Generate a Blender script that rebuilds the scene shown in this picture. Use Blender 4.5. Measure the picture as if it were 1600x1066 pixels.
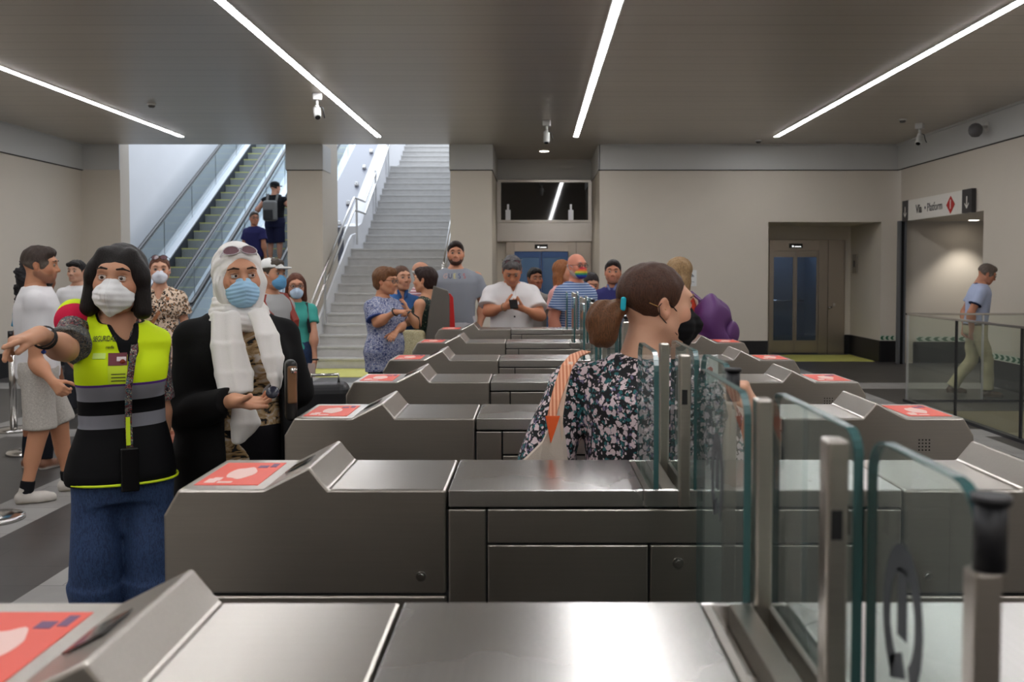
import bpy, bmesh, math, random
import numpy as np
from mathutils import Vector, Matrix, Euler

# ------------------------------------------------------------------ camera, world, light, exposure
for o in list(bpy.data.objects): bpy.data.objects.remove(o)
SC = bpy.context.scene
COL = SC.collection
SC.view_settings.view_transform = 'Standard'
SC.view_settings.look = 'None'
SC.view_settings.gamma = 1.0
SC.view_settings.use_curve_mapping = False
SC.view_settings.exposure = 0.35
CAM_H = 1.60
cd = bpy.data.cameras.new('camera'); cam = bpy.data.objects.new('camera', cd); COL.objects.link(cam)
cd.sensor_width = 36.0; cd.lens = 31.5
cam.location = (0, 0, CAM_H)
cam.rotation_euler = (math.radians(90 - 2.0), 0, 0)
cd.shift_x = -35/1600; cd.shift_y = -61/1600
cd.dof.use_dof = True; cd.dof.focus_distance = 3.9; cd.dof.aperture_fstop = 4.5
cd.clip_start = 0.05
SC.camera = cam
wd = bpy.data.worlds.new('world'); SC.world = wd; wd.use_nodes = True
wd.node_tree.nodes['Background'].inputs[0].default_value = (0.80, 0.88, 1.0, 1)
wd.node_tree.nodes['Background'].inputs[1].default_value = .8

def area_light(name, loc, rot, sx, sy, power, color):
    l = bpy.data.lights.new(name, 'AREA'); l.shape = 'RECTANGLE'; l.size = sx; l.size_y = sy
    l.energy = power; l.color = color
    o = bpy.data.objects.new(name, l); o.location = loc; o.rotation_euler = rot; COL.objects.link(o); return o
# daylight falling down the stairwell from the street
area_light('daylight_stairwell', (-5.0, 24.0, 8.6), (math.radians(-20), 0, 0), 7.0, 7.0, 480, (0.84, 0.91, 1.0))

# ------------------------------------------------------------------ materials
MATS = {}
def srgb(r, g, b):
    f = lambda c: (c/255/12.92) if c/255 <= 0.04045 else ((c/255+0.055)/1.055)**2.4
    return (f(r), f(g), f(b), 1)
def newmat(name):
    m = bpy.data.materials.new(name); m.use_nodes = True
    return m, m.node_tree.nodes, m.node_tree.links, m.node_tree.nodes['Principled BSDF']
def mat(name, col, rough=0.6, metal=0.0, noise=0.0, nscale=8.0, bump=0.0, bscale=60.0, stretch=(1,1,1), spec=0.5, sss=0.0, coat=0.0):
    if name in MATS: return MATS[name]
    m, N, L, B = newmat(name)
    c = srgb(*col)
    B.inputs['Base Color'].default_value = c; B.inputs['Roughness'].default_value = rough
    B.inputs['Metallic'].default_value = metal; B.inputs['Specular IOR Level'].default_value = spec
    if sss: B.inputs['Subsurface Weight'].default_value = sss; B.inputs['Subsurface Radius'].default_value = (0.02,0.008,0.004); B.inputs['Subsurface Scale'].default_value = 0.3
    if coat: B.inputs['Coat Weight'].default_value = coat
    if noise or bump:
        tc = N.new('ShaderNodeTexCoord'); mp = N.new('ShaderNodeMapping'); mp.inputs['Scale'].default_value = stretch
        L.new(tc.outputs['Object'], mp.inputs['Vector'])
        if noise:
            n = N.new('ShaderNodeTexNoise'); n.inputs['Scale'].default_value = nscale; n.inputs['Detail'].default_value = 5
            L.new(mp.outputs[0], n.inputs['Vector'])
            r = N.new('ShaderNodeMapRange'); r.inputs['To Min'].default_value = 1-noise; r.inputs['To Max'].default_value = 1+noise
            L.new(n.outputs['Fac'], r.inputs['Value'])
            x = N.new('ShaderNodeMix'); x.data_type = 'RGBA'; x.blend_type = 'MULTIPLY'; x.inputs[0].default_value = 1
            x.inputs[6].default_value = c; L.new(r.outputs[0], x.inputs[7]); L.new(x.outputs[2], B.inputs['Base Color'])
        if bump:
            n2 = N.new('ShaderNodeTexNoise'); n2.inputs['Scale'].default_value = bscale; n2.inputs['Detail'].default_value = 3
            L.new(mp.outputs[0], n2.inputs['Vector'])
            b = N.new('ShaderNodeBump'); b.inputs['Strength'].default_value = bump; b.inputs['Distance'].default_value = 0.01
            L.new(n2.outputs['Fac'], b.inputs['Height']); L.new(b.outputs[0], B.inputs['Normal'])
    MATS[name] = m; return m
def vcmat(name, rough=0.6, sss=0.0, bump=0.0, bscale=200, sheen=0.0, spec=0.4):
    """colour comes from the mesh's own colour attribute (kind of skin, cloth, lips)"""
    if name in MATS: return MATS[name]
    m, N, L, B = newmat(name)
    a = N.new('ShaderNodeAttribute'); a.attribute_name = 'Col'
    L.new(a.outputs['Color'], B.inputs['Base Color'])
    B.inputs['Roughness'].default_value = rough; B.inputs['Specular IOR Level'].default_value = spec
    if sss: B.inputs['Subsurface Weight'].default_value = sss; B.inputs['Subsurface Radius'].default_value = (0.02,0.008,0.004); B.inputs['Subsurface Scale'].default_value = 0.25
    if bump:
        tc = N.new('ShaderNodeTexCoord'); n2 = N.new('ShaderNodeTexNoise'); n2.inputs['Scale'].default_value = bscale
        L.new(tc.outputs['Object'], n2.inputs['Vector'])
        b = N.new('ShaderNodeBump'); b.inputs['Strength'].default_value = bump; b.inputs['Distance'].default_value = 0.004
        L.new(n2.outputs['Fac'], b.inputs['Height']); L.new(b.outputs[0], B.inputs['Normal'])
    MATS[name] = m; return m
def emis(name, col, strength):
    if name in MATS: return MATS[name]
    m, N, L, B = newmat(name)
    B.inputs['Base Color'].default_value = (0.8,0.8,0.8,1)
    B.inputs['Emission Color'].default_value = srgb(*col); B.inputs['Emission Strength'].default_value = strength
    MATS[name] = m; return m
def glassmat(name, tint, rough=0.0, alpha_mix=0.12, refl=1.0):
    """thin pane: mostly see-through with a fresnel reflection, tinted"""
    if name in MATS: return MATS[name]
    m = bpy.data.materials.new(name); m.use_nodes = True
    N = m.node_tree.nodes; L = m.node_tree.links; N.clear()
    out = N.new('ShaderNodeOutputMaterial'); tr = N.new('ShaderNodeBsdfTransparent'); gl = N.new('ShaderNodeBsdfGlossy')
    tr.inputs[0].default_value = srgb(*tint); gl.inputs['Roughness'].default_value = rough
    gl.inputs[0].default_value = (0.9, 0.95, 0.95, 1)
    fr = N.new('ShaderNodeFresnel'); fr.inputs[0].default_value = 1.45
    mm = N.new('ShaderNodeMath'); mm.operation = 'MULTIPLY'; mm.inputs[1].default_value = refl
    df = N.new('ShaderNodeBsdfDiffuse'); df.inputs[0].default_value = srgb(*tint)
    mx = N.new('ShaderNodeMixShader'); mx2 = N.new('ShaderNodeMixShader'); mx2.inputs[0].default_value = alpha_mix
    ge = N.new('ShaderNodeNewGeometry'); inv = N.new('ShaderNodeMath'); inv.operation = 'SUBTRACT'; inv.inputs[0].default_value = refl; L.new(ge.outputs['Backfacing'], inv.inputs[1]); inv.use_clamp = True
    L.new(inv.outputs[0], mm.inputs[1])
    L.new(fr.outputs[0], mm.inputs[0]); L.new(mm.outputs[0], mx.inputs[0])
    L.new(tr.outputs[0], mx2.inputs[1]); L.new(df.outputs[0], mx2.inputs[2])
    L.new(mx2.outputs[0], mx.inputs[1]); L.new(gl.outputs[0], mx.inputs[2]); L.new(mx.outputs[0], out.inputs[0])
    MATS[name] = m; return m

# ------------------------------------------------------------------ object helpers
def tag(o, label=None, cat=None, group=None, kind=None):
    if label: o['label'] = label
    if cat: o['category'] = cat
    if group: o['group'] = group
    if kind: o['kind'] = kind
    return o
def empty(name, loc=(0,0,0), rz=0.0, label=None, cat=None, group=None):
    o = bpy.data.objects.new(name, None); o.location = loc; o.rotation_euler = (0,0,rz); o.empty_display_size = 0.1
    COL.objects.link(o); return tag(o, label, cat, group)
class MB:
    def __init__(s): s.bm = bmesh.new(); s.mi = 0
    def _xf(s, vs, M):
        if M is not None: bmesh.ops.transform(s.bm, matrix=M, verts=vs)
    def box(s, x0, x1, y0, y1, z0, z1, M=None, mi=0):
        vs = [s.bm.verts.new(p) for p in ((x0,y0,z0),(x1,y0,z0),(x1,y1,z0),(x0,y1,z0),(x0,y0,z1),(x1,y0,z1),(x1,y1,z1),(x0,y1,z1))]
        for f in ((0,3,2,1),(4,5,6,7),(0,1,5,4),(1,2,6,5),(2,3,7,6),(3,0,4,7)):
            s.bm.faces.new([vs[i] for i in f]).material_index = mi
        s._xf(vs, M); return s
    def prism(s, pts, a, b, axis='y', mi=0, M=None):
        """closed 2-D outline pushed from a to b along an axis"""
        def P(u, v, t): return {'y': (u, t, v), 'x': (t, u, v), 'z': (u, v, t)}[axis]
        A = [s.bm.verts.new(P(u, v, a)) for u, v in pts]; Bv = [s.bm.verts.new(P(u, v, b)) for u, v in pts]
        n = len(pts)
        for i in range(n):
            s.bm.faces.new((A[i], A[(i+1)%n], Bv[(i+1)%n], Bv[i])).material_index = mi
        s.bm.faces.new(A[::-1]).material_index = mi; s.bm.faces.new(Bv).material_index = mi
        s._xf(A+Bv, M); return s
    def cyl(s, p0, p1, r0, r1=None, n=16, mi=0, caps=True):
        r1 = r0 if r1 is None else r1
        p0 = Vector(p0); p1 = Vector(p1); d = (p1-p0).normalized()
        u = d.orthogonal().normalized(); v = d.cross(u)
        A = []; Bv = []
        for i in range(n):
            t = 2*math.pi*i/n; w = u*math.cos(t)+v*math.sin(t)
            A.append(s.bm.verts.new(p0+w*r0)); Bv.append(s.bm.verts.new(p1+w*r1))
        for i in range(n):
            f = s.bm.faces.new((A[i], A[(i+1)%n], Bv[(i+1)%n], Bv[i])); f.smooth = True; f.material_index = mi
        if caps:
            s.bm.faces.new(A[::-1]).material_index = mi; s.bm.faces.new(Bv).material_index = mi
        return s
    def tube(s, pts, r, n=8, mi=0, close=False):
        pts = [Vector(p) for p in pts]; rings = []
        up = None
        for i, p in enumerate(pts):
            a = pts[max(i-1,0)]; b = pts[min(i+1,len(pts)-1)]
            if close: a = pts[i-1]; b = pts[(i+1)%len(pts)]
            d = (b-a).normalized()
            if up is None: up = d.orthogonal().normalized()
            u = (up - d*up.dot(d)).normalized(); up = u; v = d.cross(u)
            rr = r[i] if isinstance(r, (list, tuple)) else r
            rings.append([s.bm.verts.new(p+(u*math.cos(2*math.pi*k/n)+v*math.sin(2*math.pi*k/n))*rr) for k in range(n)])
        R = range(len(rings)) if close else range(len(rings)-1)
        for i in R:
            A = rings[i]; Bv = rings[(i+1)%len(rings)]
            for k in range(n):
                f = s.bm.faces.new((A[k], A[(k+1)%n], Bv[(k+1)%n], Bv[k])); f.smooth = True; f.material_index = mi
        if not close: s.bm.faces.new(rings[0][::-1]).material_index = mi; s.bm.faces.new(rings[-1]).material_index = mi
        return s
    def lathe(s, prof, c=(0,0,0), n=24, mi=0):
        rings = []
        for r, z in prof:
            if r < 1e-5: rings.append([s.bm.verts.new((c[0], c[1], c[2]+z))])
            else: rings.append([s.bm.verts.new((c[0]+r*math.cos(2*math.pi*k/n), c[1]+r*math.sin(2*math.pi*k/n), c[2]+z)) for k in range(n)])
        for A, Bv in zip(rings, rings[1:]):
            for k in range(n):
                q = [A[k%len(A)], A[(k+1)%len(A)], Bv[(k+1)%len(Bv)], Bv[k%len(Bv)]]
                q = list(dict.fromkeys(q))
                if len(q) > 2:
                    f = s.bm.faces.new(q); f.smooth = True; f.material_index = mi
        return s
    def ribbon(s, pts, w, t, n=(0,0,1), mi=0):
        """flat strap: a rectangle w wide, t thick swept along pts; n = rough face normal"""
        pts = [Vector(p) for p in pts]; rings = []; n = Vector(n)
        for i, p in enumerate(pts):
            d = (pts[min(i+1,len(pts)-1)]-pts[max(i-1,0)]).normalized()
            ww = w[i] if isinstance(w, (list, tuple)) else w
            side = d.cross(n).normalized(); nn = side.cross(d).normalized()
            rings.append([s.bm.verts.new(p+side*ww/2*a+nn*t/2*b) for a, b in ((-1,-1),(1,-1),(1,1),(-1,1))])
        for A, Bv in zip(rings, rings[1:]):
            for k in range(4): s.bm.faces.new((A[k], A[(k+1)%4], Bv[(k+1)%4], Bv[k])).material_index = mi
        s.bm.faces.new(rings[0][::-1]); s.bm.faces.new(rings[-1]); return s
    def build(s, name, m, parent=None, bevel=0.0, seg=2, smooth=False, angle=40):
        bmesh.ops.recalc_face_normals(s.bm, faces=s.bm.faces)
        me = bpy.data.meshes.new(name); s.bm.to_mesh(me); s.bm.free()
        for x in (m if isinstance(m, (list, tuple)) else [m]): me.materials.append(x)
        o = bpy.data.objects.new(name, me); COL.objects.link(o)
        if parent is not None: o.parent = parent
        if smooth:
            for p in me.polygons: p.use_smooth = True
        if bevel:
            md = o.modifiers.new('bevel', 'BEVEL'); md.width = bevel; md.segments = seg; md.limit_method = 'ANGLE'; md.angle_limit = math.radians(angle)
        return o
def structure(o): o['kind'] = 'structure'; return o
def copy_tree(o, parent=None):
    c = o.copy(); COL.objects.link(c)
    if parent is not None: c.parent = parent
    for ch in list(o.children): copy_tree(ch, c)
    return c
def text_obj(name, body, size, m, parent, loc, rot, ext=0.001, align='CENTER', bold=0.0, sx=1.0):
    cu = bpy.data.curves.new(name, 'FONT'); cu.body = body; cu.size = size; cu.extrude = ext; cu.align_x = align; cu.align_y = 'CENTER'; cu.offset = bold
    o = bpy.data.objects.new(name, cu); COL.objects.link(o)
    dg = bpy.context.evaluated_depsgraph_get(); me = bpy.data.meshes.new_from_object(o.evaluated_get(dg))
    bpy.data.objects.remove(o); o = bpy.data.objects.new(name, me); COL.objects.link(o)
    me.materials.clear(); me.materials.append(m); o.parent = parent; o.location = loc; o.rotation_euler = rot; o.scale = (sx, 1, 1)
    return o

# ------------------------------------------------------------------ implicit surfaces (signed distance fields -> quads)
def V3(p): return np.array(p, dtype=np.float32)
class Prim:
    k = 0.02; col = None; op = 'u'
class RC(Prim):
    """round cone a->b with radii ra, rb; flat=True cuts the ends flat"""
    def __init__(s, a, b, ra, rb=None, k=0.02, col=None, op='u', flat=False):
        s.a = V3(a); s.b = V3(b); s.ra = ra; s.rb = ra if rb is None else rb; s.k = k; s.col = col; s.op = op; s.flat = flat
    def bbox(s):
        r = max(s.ra, s.rb); return np.minimum(s.a, s.b)-r, np.maximum(s.a, s.b)+r
    def d(s, X, Y, Z):
        ab = s.b-s.a; L2 = float(ab@ab)+1e-12
        px = X-s.a[0]; py = Y-s.a[1]; pz = Z-s.a[2]
        tr = (px*ab[0]+py*ab[1]+pz*ab[2])/L2; t = np.clip(tr, 0, 1)
        q = np.sqrt((px-ab[0]*t)**2+(py-ab[1]*t)**2+(pz-ab[2]*t)**2)
        if not s.flat: return q-(s.ra+(s.rb-s.ra)*t)
        L = math.sqrt(L2); q2 = np.sqrt((px-ab[0]*tr)**2+(py-ab[1]*tr)**2+(pz-ab[2]*tr)**2)
        return np.maximum(q2-(s.ra+(s.rb-s.ra)*tr), np.maximum(-tr*L, (tr-1)*L))
class EL(Prim):
    """ellipsoid, M = 3x3 rotation"""
    def __init__(s, c, r, k=0.02, col=None, op='u', M=None):
        s.c = V3(c); s.r = V3(r); s.k = k; s.col = col; s.op = op; s.M = None if M is None else np.array(M, dtype=np.float32)
    def bbox(s):
        R = s.r if s.M is None else np.full(3, s.r.max()); return s.c-R, s.c+R
    def d(s, X, Y, Z):
        x = X-s.c[0]; y = Y-s.c[1]; z = Z-s.c[2]
        if s.M is not None:
            M = s.M; x, y, z = M[0,0]*x+M[1,0]*y+M[2,0]*z, M[0,1]*x+M[1,1]*y+M[2,1]*z, M[0,2]*x+M[1,2]*y+M[2,2]*z
        k0 = np.sqrt((x/s.r[0])**2+(y/s.r[1])**2+(z/s.r[2])**2)
        k1 = np.sqrt((x/s.r[0]**2)**2+(y/s.r[1]**2)**2+(z/s.r[2]**2)**2)+1e-9
        return k0*(k0-1)/k1
class BX(Prim):
    """rounded box"""
    def __init__(s, c, h, r=0.01, k=0.02, col=None, op='u', M=None):
        s.c = V3(c); s.h = V3(h); s.r = r; s.k = k; s.col = col; s.op = op; s.M = None if M is None else np.array(M, dtype=np.float32)
    def bbox(s):
        R = s.h if s.M is None else np.full(3, float(np.linalg.norm(s.h))); return s.c-R, s.c+R
    def d(s, X, Y, Z):
        x = X-s.c[0]; y = Y-s.c[1]; z = Z-s.c[2]
        if s.M is not None:
            M = s.M; x, y, z = M[0,0]*x+M[1,0]*y+M[2,0]*z, M[0,1]*x+M[1,1]*y+M[2,1]*z, M[0,2]*x+M[1,2]*y+M[2,2]*z
        qx = np.abs(x)-s.h[0]+s.r; qy = np.abs(y)-s.h[1]+s.r; qz = np.abs(z)-s.h[2]+s.r
        return np.sqrt(np.maximum(qx,0)**2+np.maximum(qy,0)**2+np.maximum(qz,0)**2)+np.minimum(np.maximum(qx,np.maximum(qy,qz)),0)-s.r
class LOFT(Prim):
    """stack of super-ellipse sections: rows (z, cx, cy, a, b)"""
    def __init__(s, rows, k=0.03, col=None, op='u', cap=0.03, e=2.3):
        s.R = np.array(sorted(rows), dtype=np.float32); s.k = k; s.col = col; s.op = op; s.cap = cap; s.e = e
    def bbox(s):
        R = s.R; m = np.array([(R[:,1]-R[:,3]).min(), (R[:,2]-R[:,4]).min(), R[0,0]]); M = np.array([(R[:,1]+R[:,3]).max(), (R[:,2]+R[:,4]).max(), R[-1,0]])
        return m, M
    def d(s, X, Y, Z):
        R = s.R; sh = np.broadcast(X, Y, Z).shape
        z = Z; it = [np.interp(z, R[:,0], R[:,i]).astype(np.float32) for i in (1,2,3,4)]
        cx, cy, a, b = it; m = np.minimum(a, b)
        q = ((np.abs(X-cx)/a)**s.e+(np.abs(Y-cy)/b)**s.e)**(1/s.e)
        # pushes the gradient nearer to one
        d = (q-1)*np.where(q > 0, np.sqrt((X-cx)**2+(Y-cy)**2)/np.maximum(q, 0.15), m)
        d = np.where(q < 0.3, -m*0.7, d)
        e = np.maximum(R[0,0]-z, z-R[-1,0])
        if s.cap > 0:
            dd = np.maximum(d, e); c = s.cap
            h = np.clip(0.5+0.5*(d-e)/c, 0, 1); dd = e*(1-h)+d*h+c*h*(1-h)
            return dd
        return np.maximum(d, e)
class HALF(Prim):
    """keeps (op='i') or removes (op='s') the side where (p-c).n > 0"""
    def __init__(s, c, n, k=0.004, op='s'):
        s.c = V3(c); n = V3(n); s.n = n/np.linalg.norm(n); s.k = k; s.op = op
    def bbox(s): return np.full(3, -9.), np.full(3, 9.)
    def d(s, X, Y, Z): return -((X-s.c[0])*s.n[0]+(Y-s.c[1])*s.n[1]+(Z-s.c[2])*s.n[2])
def wrinkle(X, Y, Z, amp, f=22.0, seed=0, st=(1,1,0.45)):
    rs = np.random.RandomState(seed); o = 0
    for i in range(6):
        v = rs.normal(size=3)*np.array(st); v = v/np.linalg.norm(v)*f*(0.5+rs.rand()*1.3); ph = rs.rand()*6.28
        w = rs.normal(size=3)*f*0.3
        o = o+np.sin(X*v[0]+Y*v[1]+Z*v[2]+ph+1.3*np.sin(X*w[0]+Y*w[1]+Z*w[2]))
    return o*(amp/2.4)
def strands(X, Y, Z, amp, f=150.0, seed=0, flow=(0,0,1)):
    """fine locks running along flow"""
    rs = np.random.RandomState(seed); o = 0; fl = np.array(flow, dtype=float); fl /= np.linalg.norm(fl)
    for i in range(5):
        v = rs.normal(size=3); v -= fl*(v@fl)*0.93; v = v/np.linalg.norm(v)*f*(0.4+rs.rand()); ph = rs.rand()*6.28
        o = o+np.sin(X*v[0]+Y*v[1]+Z*v[2]+ph)
    return o*(amp/2.2)
def sdf_mesh(prims, vox, defcol, disp=None):
    lo = np.full(3, 1e9); hi = np.full(3, -1e9)
    for p in prims:
        if p.op != 'u': continue
        a, b = p.bbox(); lo = np.minimum(lo, a); hi = np.maximum(hi, b)
    lo = lo-3*vox-0.012; hi = hi+3*vox+0.012
    n = np.ceil((hi-lo)/vox).astype(int)+1
    ax = [(lo[i]+vox*np.arange(n[i])).astype(np.float32) for i in range(3)]
    BIG = 0.1; D = np.full(n, BIG, dtype=np.float32)
    for p in prims:
        a, b = p.bbox() if p.op != 'i' else (lo, hi); mg = max(p.k, 0.02)+2*vox+0.02
        i0 = np.clip(np.floor((a-mg-lo)/vox).astype(int), 0, n); i1 = np.clip(np.ceil((b+mg-lo)/vox).astype(int)+1, 0, n)
        if (i1 <= i0).any(): continue
        sl = tuple(slice(i0[i], i1[i]) for i in range(3))
        d = p.d(ax[0][sl[0]][:,None,None], ax[1][sl[1]][None,:,None], ax[2][sl[2]][None,None,:])
        O = D[sl]; k = max(p.k, 1e-5)
        if p.op == 'u':
            h = np.maximum(k-np.abs(O-d), 0)/k; D[sl] = np.minimum(O, d)-h*h*k*0.25
        else:
            e = d if p.op == 'i' else -d
            h = np.maximum(k-np.abs(O-e), 0)/k; D[sl] = np.maximum(O, e)+h*h*k*0.25
    if disp is not None:
        near = np.abs(D) < 0.04; ii = np.nonzero(near)
        D[ii] = D[ii]+disp(ax[0][ii[0]], ax[1][ii[1]], ax[2][ii[2]])
    # naive surface nets
    S = D < 0
    c = np.zeros(np.array(n)-1, dtype=np.int32)
    offs = [(i,j,k) for i in (0,1) for j in (0,1) for k in (0,1)]
    for (i,j,k) in offs: c += S[i:n[0]-1+i, j:n[1]-1+j, k:n[2]-1+k]
    act = (c > 0) & (c < 8)
    idx = -np.ones(act.shape, dtype=np.int64); cells = np.argwhere(act); idx[act] = np.arange(len(cells))
    P = np.zeros((len(cells), 3)); W = np.zeros(len(cells))
    for a in range(3):
        for u in (0,1):
            for v in (0,1):
                o0 = [0,0,0]; others = [q for q in range(3) if q != a]; o0[others[0]] = u; o0[others[1]] = v
                o1 = list(o0); o1[a] = 1
                A = D[cells[:,0]+o0[0], cells[:,1]+o0[1], cells[:,2]+o0[2]]; B = D[cells[:,0]+o1[0], cells[:,1]+o1[1], cells[:,2]+o1[2]]
                cr = (A < 0) != (B < 0); t = np.where(cr, A/np.where(cr, A-B, 1), 0)
                for q in range(3):
                    P[:,q] += cr*(t if q == a else o0[q])
                W += cr
    P = cells+P/W[:,None]; verts = lo+P*vox
    faces = []
    for a in range(3):
        b, cc = [(1,2),(2,0),(0,1)][a]
        sh = [slice(1, n[q]-1) for q in range(3)]; sh[a] = slice(0, n[a]-1)
        s2 = list(sh); s2[a] = slice(1, n[a])
        A = S[tuple(sh)]; B = S[tuple(s2)]; df = A != B
        e = np.argwhere(df); fl = A[df]
        e = e+np.array([sh[q].start for q in range(3)])
        def g(db, dc):
            q = e.copy(); q[:,b] -= db; q[:,cc] -= dc; return idx[q[:,0], q[:,1], q[:,2]]
        F = np.stack([g(1,1), g(0,1), g(0,0), g(1,0)], 1)
        F[~fl] = F[~fl][:, ::-1]; faces.append(F)
    faces = np.concatenate(faces)
    X, Y, Z = verts[:,0].astype(np.float32), verts[:,1].astype(np.float32), verts[:,2].astype(np.float32)
    cs = np.zeros((len(verts), 3)); w = np.zeros(len(verts))
    base = np.array(defcol[:3])
    if any(p.col is not None for p in prims if p.op == 'u'):
        for p in prims:
            if p.op != 'u': continue
            d = p.d(X, Y, Z); ww = np.exp(-np.clip(d, -0.02, 1)/0.0022)
            cs += ww[:,None]*(np.array(p.col[:3]) if p.col is not None else base); w += ww
        cs /= w[:,None]
    else: cs[:] = base
    return verts, faces, cs
def mesh_from(name, pieces, m, parent=None, smooth_iter=1):
    vs = []; fs = []; cs = []; off = 0
    for v, f, c in pieces:
        vs.append(v); fs.append(f+off); cs.append(c); off += len(v)
    v = np.concatenate(vs); f = np.concatenate(fs); c = np.concatenate(cs)
    me = bpy.data.meshes.new(name)
    me.vertices.add(len(v)); me.vertices.foreach_set('co', v.astype(np.float32).ravel())
    me.loops.add(len(f)*4); me.loops.foreach_set('vertex_index', f.astype(np.int32).ravel())
    me.polygons.add(len(f)); me.polygons.foreach_set('loop_start', np.arange(0, len(f)*4, 4, dtype=np.int32))
    try: me.polygons.foreach_set('loop_total', np.full(len(f), 4, dtype=np.int32))
    except Exception: pass
    me.update(calc_edges=True); me.validate()
    me.polygons.foreach_set('use_smooth', np.ones(len(me.polygons), dtype=bool))
    at = me.color_attributes.new('Col', 'FLOAT_COLOR', 'POINT')
    at.data.foreach_set('color', np.concatenate([c, np.ones((len(c),1))], 1).astype(np.float32).ravel())
    for x in (m if isinstance(m, (list, tuple)) else [m]): me.materials.append(x)
    o = bpy.data.objects.new(name, me); COL.objects.link(o)
    if parent is not None: o.parent = parent
    if smooth_iter:
        md = o.modifiers.new('smooth', 'SMOOTH'); md.factor = 0.5; md.iterations = smooth_iter
    return o
# ------------------------------------------------------------------ surfaces of the place
R = math.radians
WB = 15.7; XL = -7.9; XR = 6.35; ZC = 3.80; YB = -5.0
def wall_mat(name, col, seam=0.0, axis=0):
    m, N, L, B = newmat(name)
    tc = N.new('ShaderNodeTexCoord'); n = N.new('ShaderNodeTexNoise'); n.inputs['Scale'].default_value = 1.5
    L.new(tc.outputs['Object'], n.inputs['Vector'])
    r = N.new('ShaderNodeMapRange'); r.inputs['To Min'].default_value = .97; r.inputs['To Max'].default_value = 1.03
    L.new(n.outputs['Fac'], r.inputs[0])
    x = N.new('ShaderNodeMix'); x.data_type = 'RGBA'; x.blend_type = 'MULTIPLY'; x.inputs[0].default_value = 1; x.inputs[6].default_value = srgb(*col)
    L.new(r.outputs[0], x.inputs[7]); L.new(x.outputs[2], B.inputs['Base Color'])
    B.inputs['Roughness'].default_value = 0.55
    return m
M_wall = wall_mat("beige_wall_panel", (206, 197, 184))
M_white = wall_mat('white_plaster', (224, 224, 226))
M_band = mat('light_grey_metal_band', (192, 192, 190), 0.45, 0.0)
M_black = mat('black_skirting', (22, 21, 23), 0.4, noise=.2)
M_dark = mat('dark_gap', (14, 14, 15), 0.7)
def ceil_mat():
    m, N, L, B = newmat('linear_metal_ceiling')
    tc = N.new('ShaderNodeTexCoord'); sp = N.new('ShaderNodeSeparateXYZ'); L.new(tc.outputs['Object'], sp.inputs[0])
    a = N.new('ShaderNodeMath'); a.operation = 'DIVIDE'; a.inputs[1].default_value = 0.30; L.new(sp.outputs['Y'], a.inputs[0])
    f = N.new('ShaderNodeMath'); f.operation = 'FRACT'; L.new(a.outputs[0], f.inputs[0])
    cr = N.new('ShaderNodeValToRGB'); L.new(f.outputs[0], cr.inputs[0])
    e = cr.color_ramp.elements; e[0].position = 0; e[0].color = (.35,.35,.35,1); e[1].position = 1; e[1].color = (1,1,1,1)
    for p, v in ((0.035,.35),(0.045,1.0),(0.47,1.0),(0.475,.80),(0.49,.80),(0.495,1.0)):
        q = cr.color_ramp.elements.new(p); q.color = (v,v,v,1)
    n = N.new('ShaderNodeTexNoise'); mp = N.new('ShaderNodeMapping'); mp.inputs['Scale'].default_value = (.3,3.3,1); L.new(tc.outputs['Object'], mp.inputs[0]); L.new(mp.outputs[0], n.inputs['Vector']); n.inputs['Scale'].default_value = 1.0
    r = N.new('ShaderNodeMapRange'); r.inputs['To Min'].default_value = .92; r.inputs['To Max'].default_value = 1.08; L.new(n.outputs['Fac'], r.inputs[0])
    x = N.new('ShaderNodeMix'); x.data_type = 'RGBA'; x.blend_type = 'MULTIPLY'; x.inputs[0].default_value = 1; x.inputs[6].default_value = srgb(196,188,178)
    L.new(r.outputs[0], x.inputs[7])
    y = N.new('ShaderNodeMix'); y.data_type = 'RGBA'; y.blend_type = 'MULTIPLY'; y.inputs[0].default_value = .55; L.new(x.outputs[2], y.inputs[6]); L.new(cr.outputs[0], y.inputs[7])
    L.new(y.outputs[2], B.inputs['Base Color']); B.inputs['Roughness'].default_value = .38; B.inputs['Metallic'].default_value = .35
    return m
M_ceil = ceil_mat()
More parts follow.
